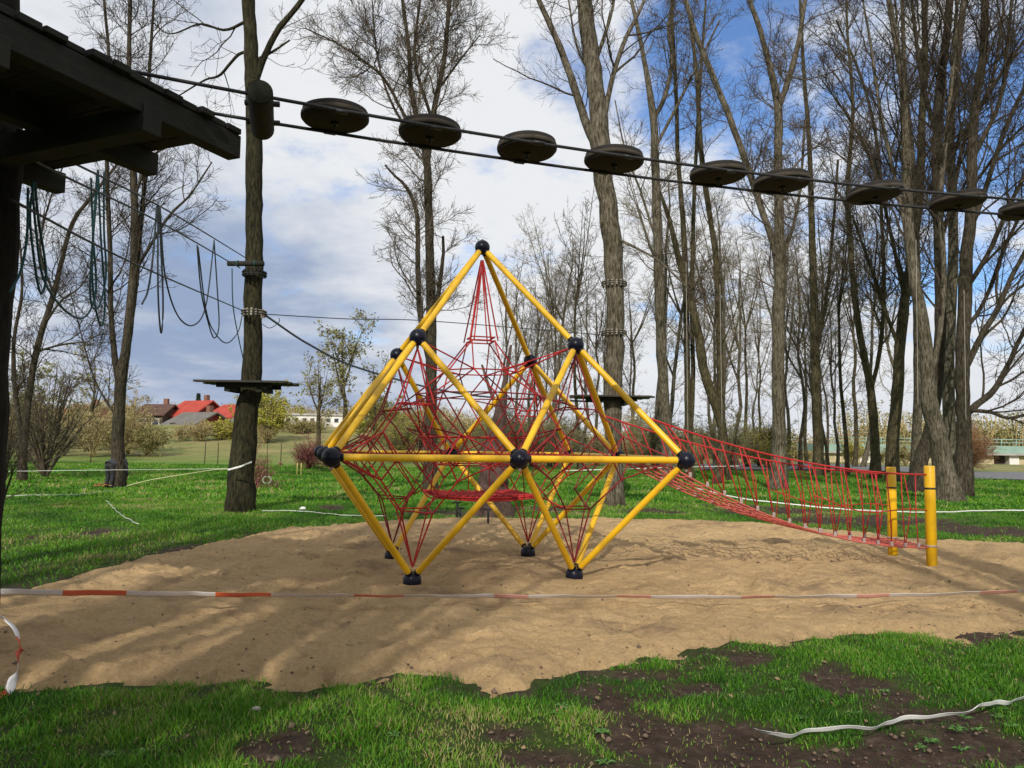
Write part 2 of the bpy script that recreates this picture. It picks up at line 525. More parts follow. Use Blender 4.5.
# ------------------------------------------------------------------ grass, clods
def blades(N, xr, yr, hgt, wid, nm, seedk):
    r = np.random.default_rng(seedk)
    x = r.uniform(*xr, N); y = r.uniform(*yr, N)
    # stay inside the widened view cone
    k = np.abs(x) < y * .78 + 1.0
    x, y = x[k], y[k]
    s = sand_sd(x, y); d = dirt_of(x, y, s)
    clump = fbm(x, y, 4.5, 3, 60)
    ok = (s > .02 - .10 * (r.random(len(x)) < .12)) & (r.random(len(x)) > d * .95) & (r.random(len(x)) < -.25 + 2.2 * clump) & ~((x > ROADN[0, 0] - 2) & (y > np.interp(x, np.sort(ROADN[:, 0]), ROADN[np.argsort(ROADN[:, 0]), 1]) - .4))
    x, y, clump, s, d = x[ok], y[ok], clump[ok], s[ok], d[ok]
    n = len(x)
    z = ground_z(x, y) - .005
    hh = hgt * (.4 + .95 * r.random(n)) * (.15 + 1.7 * clump) * (1 - .45 * d)
    w = wid * (.7 + .6 * r.random(n))
    a = r.uniform(0, 2 * PI, n); lean = r.uniform(.15, .95, n) * hh
    b2 = r.uniform(0, 2 * PI, n)
    dx, dy = np.cos(a) * w / 2, np.sin(a) * w / 2
    lx, ly = np.cos(b2) * lean, np.sin(b2) * lean
    V = np.empty((n, 5, 3))
    V[:, 0] = np.stack([x - dx, y - dy, z], 1); V[:, 1] = np.stack([x + dx, y + dy, z], 1)
    V[:, 2] = np.stack([x + dx * .8 + lx * .4, y + dy * .8 + ly * .4, z + hh * .62], 1)
    V[:, 3] = np.stack([x - dx * .8 + lx * .4, y - dy * .8 + ly * .4, z + hh * .62], 1)
    V[:, 4] = np.stack([x + lx, y + ly, z + hh], 1)
    o = np.arange(n)[:, None] * 5
    me = np_mesh(nm, V.reshape(-1, 3), o + np.array([[0, 1, 2, 3]]), o + np.array([[3, 2, 4]]), False)
    t = np.clip(.46 + (fbm(x, y, .9, 3, 80) - .5) * 1.5 + r.normal(0, .20, n) + .55 * (r.random(n) < (.05 if seedk == 1 else .008)), 0, 1)
    at = me.attributes.new('tint', 'FLOAT', 'POINT'); at.data.foreach_set('value', np.repeat(t, 5).astype(np.float32))
    return me


gmat, nt, b = nodes_of('grass_blade')
ga = nt.nodes.new('ShaderNodeAttribute'); ga.attribute_name = 'tint'
gc = ramp(nt, ga.outputs['Fac'], [(.0, (.022, .080, .006)), (.3, (.052, .170, .008)), (.6, (.105, .26, .014)), (.85, (.17, .29, .03)), (1., (.34, .28, .13))])
nt.links.new(gc, b.inputs['Base Color']); b.inputs['Roughness'].default_value = .55; b.inputs['Specular IOR Level'].default_value = .3
tr = nt.nodes.new('ShaderNodeBsdfTranslucent'); nt.links.new(gc, tr.inputs['Color'])
mx = nt.nodes.new('ShaderNodeMixShader'); mx.inputs[0].default_value = .3
nt.links.new(b.outputs[0], mx.inputs[1]); nt.links.new(tr.outputs[0], mx.inputs[2])
nt.links.new(mx.outputs[0], nt.nodes['Material Output'].inputs['Surface'])
for nm, args in (('grass', (430000, (-6.5, 6.5), (3.0, 8.2), .040, .0060, 'grass', 1)),
                 ('grass', (300000, (-14, 16), (8, 22), .052, .014, 'grass', 2)),
                 ('grass', (260000, (-34, 34), (21, 52), .075, .045, 'grass', 3))):
    tag(new_obj(nm, blades(*args), None, gmat), 'short bright green spring grass', 'grass', kind='stuff')

# little clods and pebbles on soil and sand
r = np.random.default_rng(9)
mb = MB()
n = 0
oct_v = np.array([(1, 0, 0), (-1, 0, 0), (0, 1, 0), (0, -1, 0), (0, 0, 1), (0, 0, -1)], float)
oct_f = np.array([(0, 2, 4), (2, 1, 4), (1, 3, 4), (3, 0, 4), (2, 0, 5), (1, 2, 5), (3, 1, 5), (0, 3, 5)])
x = r.uniform(-5, 6, 9000); y = r.uniform(3.3, 16, 9000)
dd = dirt_of(x, y); ss = sand_sd(x, y)
sel = np.where(((dd > .5) & (ss > 0)) | ((np.abs(ss) < .35) & (r.random(9000) < .5)) | ((ss < 0) & (r.random(9000) < .10)))[0]
for i in sel[:2600]:
    s = r.uniform(.004, .017) * (1 if r.random() < .92 else 1.8)
    zz = sand_h(x[i], y[i]) if ss[i] < -.02 else gz(x[i], y[i])
    mb.add(oct_v * (s * r.uniform(.6, 1.3, (6, 1))) @ rotz(r.uniform(0, 6)).T * np.array([1, 1, .7]) + np.array([x[i], y[i], zz + s * .2]), T=oct_f)
tag(mb.build('gravel', mat('earth_clod', (.16, .11, .075), .95, (.075, .05, .036), 3)), 'loose clods and pebbles of earth', 'gravel', kind='stuff')


# dead leaves and weed rosettes near the viewer
r = np.random.default_rng(77)
x = r.uniform(-5.5, 6, 5200); y = r.uniform(3.4, 15, 5200)
ss = sand_sd(x, y); keep_ = (ss > .03) | (r.random(5200) < .05)
x, y, ss = x[keep_][:650], y[keep_][:650], ss[keep_][:650]
n = len(x)
zz = np.array([sand_h(a, b_) + .012 if c < 0 else gz(a, b_) + .018 for a, b_, c in zip(x, y, ss)])
a = r.uniform(0, 6.28, n); sz = r.uniform(.008, .024, n)
u = np.stack([np.cos(a), np.sin(a), r.normal(0, .35, n)], 1) * sz[:, None]; v = np.stack([-np.sin(a), np.cos(a), r.normal(0, .35, n)], 1) * (sz * r.uniform(.3, .7, n))[:, None]
c = np.stack([x, y, zz], 1); lift = np.array([0, 0, 1.]) * (sz * .35)[:, None]
V = np.stack([c - u, c + v + lift, c + u, c - v + lift * .3], 1).reshape(-1, 3)
tag(new_obj('leaf_litter', np_mesh('leaf_litter', V, None, np.concatenate([np.arange(n)[:, None] * 4 + np.array([[0, 1, 2]]), np.arange(n)[:, None] * 4 + np.array([[0, 2, 3]])]), False), None,
            mat('dead_leaf', (.13, .08, .04), .8, (.24, .17, .09), 3)), 'scattered dead leaves on grass and soil', 'leaf litter', kind='stuff')
mbw = MB(); cnt = 0
for _ in range(420):
    wx, wy = r.uniform(-5.5, 6), r.uniform(3.6, 9)
    if sand_sd(np.array([wx]), np.array([wy]))[0] < .05 or fbm(np.array([wx]), np.array([wy]), .8, 2, 123)[0] < .5: continue
    zb = gz(wx, wy) + .004; k_ = r.integers(6, 10)
    for j in range(k_):
        a = 2 * PI * j / k_ + r.uniform(-.3, .3); L = r.uniform(.03, .065); w = L * .17
        d_ = np.array([math.cos(a), math.sin(a), 0]); e_ = np.array([-d_[1], d_[0], 0]); b0 = np.array([wx, wy, zb])
        mbw.add([b0, b0 + d_ * L * .55 + e_ * w + (0, 0, L * .30), b0 + d_ * L + (0, 0, L * .2), b0 + d_ * L * .55 - e_ * w + (0, 0, L * .30)], T=[(0, 1, 2), (0, 2, 3)])
    cnt += 1
tag(mbw.build('weeds', mat('weed_leaf', (.035, .11, .012), .6, (.07, .16, .025), 2), None, False), 'low broad leaved weeds among the front grass', 'weeds', kind='stuff')


# ------------------------------------------------------------------ trees
def grow(P, R, per_m, t0, t1, L0, L1, rr, rmax, ang, n, up, wob, rng, cmax=None, shape=.6):
    """children of polylines P (M,k,3) with radii R (M,k)"""
    M_, k, _ = P.shape
    seg = np.linalg.norm(np.diff(P, axis=1), axis=2); Lp = seg.sum(1)
    cnt = np.floor(per_m * Lp * (t1 - t0) + rng.random(M_)).astype(int)
    idx = np.repeat(np.arange(M_), cnt)
    if cmax and len(idx) > cmax: idx = np.sort(rng.choice(idx, cmax, replace=False))
    K = len(idx)
    if K == 0: return np.zeros((0, n, 3)), np.zeros((0, n))
    t = rng.uniform(t0, t1, K)
    u = t * (k - 1); i = np.minimum(u.astype(int), k - 2); f = (u - i)[:, None]
    p = P[idx, i] * (1 - f) + P[idx, i + 1] * f
    T = P[idx, i + 1] - P[idx, i]; T /= np.linalg.norm(T, axis=1, keepdims=True) + 1e-9
    rp = R[idx, i] * (1 - f[:, 0]) + R[idx, i + 1] * f[:, 0]
    rv = rng.normal(size=(K, 3)); rv -= (rv * T).sum(1, keepdims=True) * T; rv /= np.linalg.norm(rv, axis=1, keepdims=True) + 1e-9
    a = rng.uniform(ang[0], ang[1], K)[:, None]
    d = np.cos(a) * T + np.sin(a) * rv
    L = rng.uniform(L0, L1, K) * (1 - shape * (t - t0) / max(1e-6, t1 - t0)) 
    r0 = np.minimum(rp * rr, rmax * (.6 + .4 * rng.random(K)) * np.clip(L / L1, .35, 1))
    out = np.empty((K, n, 3)); out[:, 0] = p
    st = (L / (n - 1))[:, None]
    for j in range(1, n):
        out[:, j] = out[:, j - 1] + d * st
        d = d + rng.normal(size=(K, 3)) * wob; d[:, 2] += up
        d /= np.linalg.norm(d, axis=1, keepdims=True)
    rad = r0[:, None] * np.linspace(1, .35, n)[None]
    return out, rad


def crown_mesh(name, stems, seed, dens=1.0, L=(1.2, 3.6), t0=.25, twig_r=.006, levels=3, up=.10, m=None, parent=None,
               shape=.55, ang=(.5, 1.15), droop=0.0, leaves=0, leaf_m=None, leaf_s=.05, cap=9000, br=.045, capk=1.0):
    rng = np.random.default_rng(seed); cap = int(cap * capk)
    mb = MB()
    n0 = 12
    P0 = np.stack([smooth_line(s[:, :3], n0) for s in stems]); R0_ = np.stack([np.interp(np.linspace(0, 1, n0), np.linspace(0, 1, len(s)), s[:, 3]) for s in stems])
    P1, R1 = grow(P0, R0_, 1.9 * dens, t0, 1.0, L[0], L[1], .55, br, ang, 8, up, .17, rng, shape=shape)
    mb.tubes(P1, R1, 5)
    P2, R2 = grow(P1, R1, 3.4 * dens, .12, 1, .45, 1.5, .6, .017, (.45, 1.1), 5, up - droop * .4, .20, rng, cmax=int(2600 * capk))
    R2 = np.maximum(R2, twig_r * .9); mb.tubes(P2, R2, 3)
    tips = [P2]
    if levels > 2:
        P3, R3 = grow(P2, R2, 6.5 * dens, .1, 1, .2, .7, .7, .008, (.4, 1.1), 4, up * .6 - droop, .25, rng, cmax=cap)
        R3 = np.maximum(R3, twig_r * .62); mb.tubes(P3, R3, 3)
        tips.append(P3)
    o = mb.build(name, m, parent)
    if leaves:
        TP = tips[-1].reshape(-1, 3)
        i = rng.integers(0, len(TP), leaves); c = TP[i] + rng.normal(size=(leaves, 3)) * leaf_s
        a = rng.normal(size=(leaves, 3)); a /= np.linalg.norm(a, axis=1, keepdims=True)
        bb = np.cross(a, rng.normal(size=(leaves, 3))); bb /= np.linalg.norm(bb, axis=1, keepdims=True)
        s = leaf_s * rng.uniform(.5, 1.2, (leaves, 1))
        V = np.stack([c - a * s, c + bb * s * .5, c + a * s, c - bb * s * .5], 1).reshape(-1, 3)
        me = np_mesh('leaves', V, np.arange(leaves)[:, None] * 4 + np.arange(4)[None], None, False)
        new_obj('leaves', me, parent, leaf_m)
    return o


def stem_tube(st, n=None, sides=10, rng=None, flare=False):
    n = n or max(8, 3 * len(st))
    Q = smooth_line(st, n)
    if rng is not None and n > 4:
        Q[2:-1, :3] += rng.normal(size=(n - 3, 3)) * Q[2:-1, 3:4] * .05
        Q[1:, 3] *= 1 + rng.normal(size=n - 1) * .03
    return Q


def trunk_mesh(Q, sides=12, seed=0, lumps=.06, flare=0.0):
    V, q = tube_arrays(Q[None, :, :3], Q[None, :, 3], sides)
    rng = np.random.default_rng(seed)
    n = len(Q)
    V = V.reshape(n, sides, 3)
    c = Q[:, None, :3]
    prof = 1 + lumps * np.cumsum(rng.normal(size=(n, sides)) * .5, axis=0).clip(-2, 2) * .5
    if flare:
        fl = np.exp(-np.linspace(0, 1, n) * 16)[:, None] * (np.abs(np.sin(np.arange(sides) * PI / sides * 3 + seed)) * .8 + .2)[None] * flare
        prof = prof + fl
    V = c + (V - c) * prof[:, :, None]
    return V.reshape(-1, 3), q


TREES = {}


def tree(label, stems, Y=None, seed=1, bark='bark_grey', twig='twig', group=None, cat='tree', extend=4.0, flare=.5, name='bare_tree',
         crown_t0=.3, depth_j=1.2, **kw):
    """stems: list of [(px,py,width_px),...]; the first begins at the ground"""
    rng = np.random.default_rng(seed)
    bx, by, bw = stems[0][0]
    if Y is None:
        g = onz(bx, by, 0); Y = g[1]
    base = atY(bx, by, Y); zb = gz(base[0], base[1])
    root = empty(name, (base[0], base[1], zb), label, cat, group)
    allst = []
    for si, s in enumerate(stems):
        pts = []
        dj = 0 if si == 0 else rng.uniform(-1, 1) * depth_j
        for k, (x, y, w) in enumerate(s):
            yy = Y + (dj * k / max(1, len(s) - 1) if si else 0)
            p = atY(x, y, yy); pts.append([*p, w / 2 * yy / F * (.88 if by < 560 else 1)])
        pts = np.array(pts)
        if si == 0:
            pts[0, 2] = min(pts[0, 2], zb) - .08
        if extend and s[-1][1] < 12:
            d = pts[-1, :3] - pts[-2, :3]; d /= np.linalg.norm(d)
            for kk in (1, 2, 3):
                e = pts[-1].copy(); d = d + rng.normal(size=3) * .08; d[2] = abs(d[2]) + .1; d /= np.linalg.norm(d)
                e[:3] += d * extend / 3; e[3] *= .68
                pts = np.vstack([pts, e])
        pts[:, :3] -= np.array(root.location)
        Q = stem_tube(pts, rng=rng, n=max(10, 4 * len(pts)))
        V, q = trunk_mesh(Q, 14 if si == 0 else 8, seed + si, .035 if si == 0 else .03, flare if si == 0 else 0)
        new_obj('trunk' if si == 0 else 'limb', np_mesh('trunk' if si == 0 else 'limb', V, q), root, M[bark])
        allst.append(Q)
    cs = []
    for si, Q in enumerate(allst):
        cs.append(Q[int(len(Q) * (crown_t0 if si == 0 else .12)):])
    crown_mesh('crown', cs, seed + 100, t0=.0, m=M[twig], parent=root, **kw)
    return root


def auto_stems(h, r, lean, rng, forks=3):
    z = np.linspace(0, 1, 9)
    wob = np.cumsum(rng.normal(size=(9, 2)) * .012 * h, axis=0)
    main = np.stack([lean[0] * z * h + wob[:, 0], lean[1] * z * h + wob[:, 1], z * h, r * (1 - z) ** .75 + .012], 1)
    out = [main]
    for k in range(forks):
        i = rng.integers(3, 6); a = rng.uniform(0, 2 * PI); L = h * rng.uniform(.35, .55)
        zz = np.linspace(0, 1, 6); sp_ = rng.uniform(.25, .45)
        p = main[i, :3] + np.stack([np.cos(a) * sp_ * L * zz ** .8, np.sin(a) * sp_ * L * zz ** .8, L * zz], 1)
        out.append(np.concatenate([p, (main[i, 3] * .65 * (1 - zz) + .010)[:, None]], 1))
    return out


def world_tree(label, loc, h, r, seed, bark='bark_grey', twig='twig', group=None, forks=3, lean=(0, 0), name='bare_tree', ct=.3, **kw):
    rng = np.random.default_rng(seed)
    root = empty(name, (loc[0], loc[1], gz(*loc[:2])), label, 'tree', group)
    st = auto_stems(h, r, lean, rng, forks)
    st[0][0, 2] -= .1
    cs = []
    for si, s in enumerate(st):
        Q = stem_tube(s, n=16, rng=rng)
        V, q = trunk_mesh(Q, 10 if si == 0 else 6, seed + si, .04, .4 if si == 0 else 0)
        nm = 'trunk' if si == 0 else 'limb'
        new_obj(nm, np_mesh(nm, V, q), root, M[bark])
        cs.append(Q[int(16 * (ct if si == 0 else .15)):])
    crown_mesh('crown', cs, seed + 50, t0=0., m=M[twig], parent=root, **kw)
    return root


def copy_tree(o, parent=None):
    c = o.copy(); COL.objects.link(c); c.parent = parent
    for ch in list(o.children):
        copy_tree(ch, c)
    return c


# left part -----------------------------------------------------------------
T_MAIN = tree('mossy tree left of the yellow climbing pyramid, carrying a small wooden platform',
     [[(240, 511, 28), (240, 490, 26), (243, 450, 26), (247, 410, 24), (252, 384, 22), (253, 320, 20), (254, 270, 19), (254, 200, 18.5), (254, 130, 18), (252, 70, 17), (250, 30, 15), (248, -10, 14)],
      [(256, 78, 10), (265, 55, 8), (278, 30, 7), (302, 0, 6)],
      [(250, 52, 4), (238, 55, 3.5), (220, 75, 3), (205, 80, 2.2), (180, 95, 1.6), (160, 108, 1.2)],
      [(249, 20, 4), (225, 30, 3), (200, 24, 2.2), (170, 34, 1.5), (150, 20, 1)],
      [(252, 62, 4), (272, 52, 3), (290, 40, 2)]],
     seed=3, bark='bark_moss', twig='twig_dark', crown_t0=.88, dens=.8, L=(.7, 2.2), br=.03, flare=.35, twig_r=.007)
tree('tall forked tree rising behind the rope loops at the left, a person at its foot',
     [[(118, 488, 14), (118, 460, 12.5), (118, 430, 12), (120, 395, 12), (122, 372, 12), (126, 350, 10), (131, 300, 9), (135, 235, 8.5), (133, 165, 7), (129, 80, 5), (130, -6, 4)],
      [(119, 385, 8), (114, 350, 7), (111, 310, 6), (110, 250, 5.5), (107, 165, 4.5), (110, 80, 4), (104, -4, 3)],
      [(124, 360, 6), (134, 300, 6), (140, 230, 6), (146, 165, 5), (149, 80, 4), (154, -4, 3)],
      [(136, 270, 4), (150, 246, 3.5), (170, 215, 3), (190, 195, 2.4), (212, 162, 1.6)],
      [(118, 420, 3), (95, 380, 2), (80, 330, 1.5), (70, 290, 1)],
      [(133, 200, 3.5), (150, 160, 3), (175, 140, 2), (200, 120, 1.3)]],
     seed=5, bark='bark_dark', twig='twig_dark', crown_t0=.35, dens=1.6, L=(.9, 3.2), twig_r=.008, capk=1.6)
tree('leaning grey tree with a bent stem at the far left edge, bare of leaves',
     [[(22, 481, 9), (24, 440, 8), (30, 390, 7), (38, 345, 7), (52, 300, 6), (62, 260, 5), (73, 222, 4.5), (97, 190, 3.5), (120, 160, 2)],
      [(22, 440, 5), (15, 390, 5), (14, 340, 4), (22, 290, 3), (20, 240, 2)],
      [(36, 352, 3), (60, 345, 2.4), (85, 342, 1.5)],
      [(54, 295, 3), (40, 250, 2.5), (50, 200, 2), (70, 150, 1.4)],
      [(44, 325, 3), (62, 300, 2.5), (82, 285, 1.6), (100, 250, 1)]],
     seed=8, bark='bark_dark', twig='twig_dark', crown_t0=.3, dens=1.5, L=(.9, 3.0), twig_r=.009, capk=1.4)
tree('tall tree standing behind the apex of the climbing pyramid, forked high above the discs',
     [[(430, 490, 14), (430, 450, 12.5), (431, 400, 12), (431, 330, 12), (430, 270, 10.5), (429, 220, 10), (427, 165, 9.5), (420, 130, 7), (411, 90, 6), (409, 50, 5), (402, -6, 4)],
      [(427, 165, 7), (434, 110, 6.5), (444, 60, 5.5), (450, 0, 4.5)],
      [(431, 370, 7), (421, 320, 7), (418, 270, 6), (417, 215, 5), (407, 188, 4), (395, 176, 3), (385, 165, 2)],
      [(432, 325, 7), (439, 290, 5), (443, 255, 4), (443, 236, 3)],
      [(421, 140, 5), (407, 120, 4), (385, 80, 3.4), (365, 62, 2.8), (340, 45, 2.2), (305, 28, 1.4)],
      [(432, 120, 4), (415, 60, 3.5), (420, 0, 3)],
      [(425, 150, 4), (395, 110, 3), (378, 60, 2.2), (372, 0, 1.5)],
      [(438, 90, 3), (460, 60, 2.4), (480, 35, 1.5)]],
     seed=13, bark='bark_dark', twig='twig', crown_t0=.42, dens=2.0, L=(.8, 2.8), twig_r=.0085, capk=1.8)
tree('broad brown trunk seen through the red net, snapped off short',
     [[(494, 519, 46), (494, 500, 38), (494, 470, 32), (495, 445, 24), (499, 420, 16), (503, 395, 9), (507, 370, 5), (511, 345, 3)],
      [(500, 414, 6), (490, 390, 4), (482, 365, 2.5)]],
     Y=18.0, seed=17, bark='bark_brown', twig='twig_dark', crown_t0=.8, dens=.5, L=(.4, 1.2), extend=0, flare=.25)
# right part ----------------------------------------------------------------
T_PLAT = tree('pale tree with two wedge collars and a platform, right of the pyramid',
     [[(614, 506, 20), (614, 470, 18), (613, 430, 18), (613, 395, 20), (615, 330, 21), (614, 280, 21), (611, 230, 22), (605, 190, 22), (600, 145, 24), (598, 110, 21), (594, 75, 20), (588, 35, 19), (583, -6, 18)],
      [(598, 150, 11), (585, 120, 10), (572, 80, 9), (560, 48, 8), (548, 20, 7), (536, -6, 6)],
      [(602, 130, 7), (612, 80, 6), (625, 40, 5), (640, 10, 4)],
      [(596, 60, 5), (608, 25, 4), (615, -5, 3)],
      [(594, 80, 4), (578, 50, 3), (570, 10, 2)],
      [(610, 235, 4), (640, 250, 3), (660, 262, 2.4), (690, 290, 1.4)]],
     seed=19, bark='bark_grey', twig='twig_dark', crown_t0=.72, dens=1.3, L=(.9, 3.0), flare=.35)
tree('grey straight tree just right of the pale platform tree',
     [[(668, 475, 13), (667, 440, 11.5), (664, 400, 11.5), (661, 340, 12), (659, 280, 12), (657, 220, 11), (655, 160, 10), (653, 115, 9), (645, 65, 6), (636, 20, 5), (630, -6, 4)],
      [(654, 118, 6), (665, 96, 5), (672, 60, 5), (669, 25, 4), (674, -6, 3)],
      [(654, 150, 4), (675, 110, 3.4), (690, 80, 3), (720, 20, 2)],
      [(656, 240, 3), (640, 190, 2.6), (625, 150, 2), (615, 100, 1.3)]],
     Y=33, seed=23, bark='bark_grey', twig='twig', crown_t0=.35, dens=1.1, L=(.9, 3.2), twig_r=.009)
tree('thin dark twin stemmed tree behind the top of the rope bridge',
     [[(690, 473, 9), (688, 420, 7.5), (687, 350, 7), (686, 290, 7), (683, 220, 6), (678, 160, 5), (676, 90, 4.5), (672, 20, 4), (672, -5, 3)],
      [(690, 440, 6), (693, 380, 5), (692, 300, 5), (694, 200, 4.5), (698, 120, 4), (703, 40, 3), (706, -5, 2)]],
     Y=36, seed=29, bark='bark_olive', twig='twig', crown_t0=.25, dens=1.1, L=(.9, 3.2), twig_r=.009)
tree('dark tree leaning left with a forked foot behind the rope bridge',
     [[(717, 482, 10), (722, 455, 9), (723, 430, 10), (714, 400, 11), (704, 370, 11), (697, 325, 9), (687, 290, 8), (678, 255, 7), (668, 215, 5), (655, 180, 3)],
      [(729, 480, 7), (724, 445, 8), (721, 400, 8), (719, 330, 7.5), (716, 260, 7), (708, 205, 6.5), (701, 150, 6), (697, 80, 5), (690, 20, 4), (686, -5, 3)]],
     Y=34.5, seed=31, bark='bark_olive', twig='twig', crown_t0=.35, dens=1.1, L=(.9, 3.4), twig_r=.009)
tree('stout pale tree with a high fork, standing behind the middle of the rope bridge',
     [[(779, 490, 18), (779, 460, 15), (779, 420, 14.5), (778, 380, 14), (778, 320, 14), (780, 270, 13), (779, 215, 11), (778, 160, 10), (778, 105, 9.5), (768, 60, 7), (760, 30, 6), (748, -6, 5)],
      [(778, 110, 7), (790, 75, 7), (799, 40, 6), (806, -5, 5)],
      [(778, 290, 8), (775, 250, 8), (762, 210, 8), (747, 165, 8), (730, 118, 7.5), (713, 76, 7), (698, 40, 6.5), (684, -5, 6)],
      [(780, 260, 5), (792, 230, 4), (800, 190, 3.5), (805, 120, 3)],
      [(779, 190, 3), (800, 160, 2.4), (825, 140, 1.6)]],
     seed=37, bark='bark_grey', twig='twig', crown_t0=.3, dens=1.6, L=(.9, 3.2), twig_r=.009, capk=1.4)
tree('slim straight tree far behind the lower end of the rope bridge',
     [[(818, 468, 11), (818, 440, 10), (816, 380, 10), (815, 330, 9), (813, 270, 8), (811, 200, 6.5), (809, 140, 5), (803, 60, 4), (800, -5, 3)],
      [(816, 350, 5), (826, 300, 4), (832, 240, 3.6), (838, 160, 3)]],
     Y=46, seed=41, bark='bark_olive', twig='twig', crown_t0=.2, dens=1.1, L=(1.2, 4.4), twig_r=.012, br=.06)
tree('slender dark tree bending left beyond the first yellow post',
     [[(876, 472, 11), (875, 440, 9), (872, 400, 9), (866, 365, 8), (859, 330, 7.5), (853, 280, 6.5), (850, 236, 6), (848, 180, 5), (853, 110, 4), (848, 40, 3), (846, -5, 2.5)],
      [(870, 395, 5), (880, 350, 5), (884, 290, 4.5), (882, 230, 4), (878, 150, 3.6), (862, 80, 3), (836, 20, 2)]],
     Y=44, seed=43, bark='bark_olive', twig='twig', crown_t0=.25, dens=1.2, L=(1.6, 5.2), twig_r=.012, br=.07, ang=(.3, .8), shape=.4)
tree('mossy olive tree leaning right directly behind the first yellow post',
     [[(892, 474, 13), (893, 440, 12), (897, 400, 12), (900, 350, 11.5), (905, 300, 11), (912, 255, 10), (920, 190, 9), (922, 120, 8), (925, 60, 7), (924, -5, 6)],
      [(900, 350, 5), (885, 310, 4), (868, 260, 3.4), (852, 215, 2.4)],
      [(905, 300, 5), (890, 230, 4), (875, 170, 3.4), (850, 120, 2.4), (822, 80, 1.5)]],
     Y=40, seed=47, bark='bark_olive', twig='twig_dark', crown_t0=.3, dens=1.3, L=(1.6, 5.6), twig_r=.011, br=.07, ang=(.28, .75), shape=.35)
tree('pale trunk with a swollen knot and flared roots beside the taller yellow post',
     [[(950, 501, 26), (947, 485, 20), (941, 455, 17), (936, 425, 17), (931, 407, 18), (928, 385, 15), (926, 350, 14), (919, 305, 13), (912, 260, 12), (908, 215, 11), (906, 150, 10), (903, 90, 8), (896, 40, 7), (888, -5, 6)],
      [(929, 385, 6), (940, 330, 6), (944, 270, 6), (940, 200, 6), (948, 120, 5), (955, 40, 4), (958, -5, 3)],
      [(912, 265, 6), (900, 200, 5), (882, 120, 4), (870, 40, 3), (862, -5, 2)]],
     seed=53, bark='bark_grey', twig='twig_dark', crown_t0=.38, dens=1.3, L=(1.5, 5.4), twig_r=.0085, ang=(.28, .75), up=.07, br=.062, capk=1.3, shape=.35, flare=.7)
tree('dark leaning trunk half hidden behind the knotted pale trunk',
     [[(916, 488, 16), (921, 460, 14), (929, 435, 13), (936, 400, 12), (940, 340, 12), (940, 270, 12), (938, 200, 12), (937, 150, 12), (940, 90, 11), (946, 40, 9), (950, -5, 8)],
      [(938, 180, 7), (960, 140, 6), (985, 100, 5), (1010, 60, 4), (1040, 20, 3)],
      [(938, 140, 6), (922, 80, 5), (914, 20, 4), (912, -5, 3)],
      [(940, 230, 5), (970, 190, 4), (1000, 150, 3.4), (1030, 120, 2.4)]],
     Y=30.5, seed=59, bark='bark_dark', twig='twig_dark', crown_t0=.4, dens=1.3, L=(1.5, 5.4), twig_r=.0085, ang=(.28, .75), up=.07, br=.062, capk=1.3, shape=.35)
tree('dark upright trunk rightmost of the cluster, with low limbs sweeping right',
     [[(962, 496, 19), (963, 470, 16), (964, 430, 15), (962, 380, 15), (964, 320, 15), (966, 260, 14), (971, 210, 12), (972, 160, 11), (976, 100, 10), (983, 57, 9), (985, -5, 8)],
      [(966, 415, 8), (980, 402, 8), (994, 390, 7), (1008, 365, 6), (1022, 335, 5), (1050, 290, 4)],
      [(967, 365, 8), (982, 335, 7), (997, 310, 6.5), (1010, 280, 5.5), (1026, 250, 5), (1050, 200, 4)],
      [(968, 410, 5), (990, 412, 4), (1010, 418, 3.4), (1040, 410, 2.4)],
      [(970, 230, 7), (985, 190, 6), (1005, 130, 5.5), (1026, 85, 5), (1050, 40, 4)],
      [(966, 290, 6), (990, 250, 5.5), (1012, 200, 5), (1040, 150, 4)],
      [(972, 160, 6), (1000, 100, 5), (1008, 40, 4), (1012, -5, 3)],
      [(965, 330, 5), (985, 300, 4.5), (1008, 240, 4), (1035, 190, 3)]],
     seed=61, bark='bark_dark', twig='twig_dark', crown_t0=.35, dens=1.3, L=(1.5, 5.4), twig_r=.0085, ang=(.28, .75), up=.07, br=.062, capk=1.3, shape=.35)
tree('straight grey trunk filling the gap in the middle of the right hand cluster',
     [[(951, 494, 15), (951, 450, 13), (948, 390, 13), (950, 320, 12), (953, 260, 11), (952, 190, 10), (950, 120, 9), (958, 50, 8), (965, -5, 7)],
      [(952, 200, 5), (965, 140, 5), (992, 80, 4), (1002, 20, 3), (1004, -5, 2)]],
     Y=33, seed=67, bark='bark_grey', twig='twig_dark', crown_t0=.4, dens=1.3, L=(1.5, 5.4), twig_r=.0085, ang=(.28, .75), up=.07, br=.062, capk=1.3, shape=.35)
tree('slim grey trunk between the olive tree and the knotted trunk, further back',
     [[(916, 472, 11), (917, 440, 10), (918, 380, 9.5), (917, 310, 9), (916, 240, 8), (912, 160, 7), (905, 80, 5), (902, -5, 4)]],
     Y=45, seed=71, bark='bark_grey', twig='twig_dark', crown_t0=.3, dens=1.2, L=(1.2, 4.4), twig_r=.012, br=.06)

# the tree that carries the big platform at the upper left (only its right side shows)
tree('dark trunk at the left edge holding up the big wooden platform',
     [[(-52, 672, 66), (-40, 600, 60), (-26, 450, 56), (-19, 330, 55), (-11, 220, 55), (-8, 100, 54), (-8, -120, 50), (-6, -420, 42)],
      [(-8, -200, 22), (-60, -420, 18), (-150, -700, 10)],
      [(-6, -260, 22), (60, -480, 16), (90, -800, 9)]],
     Y=5.75, seed=73, bark='bark_shaded', twig='twig_dark', crown_t0=.8, dens=.7, L=(.8, 2.4), extend=0, cap=4000)

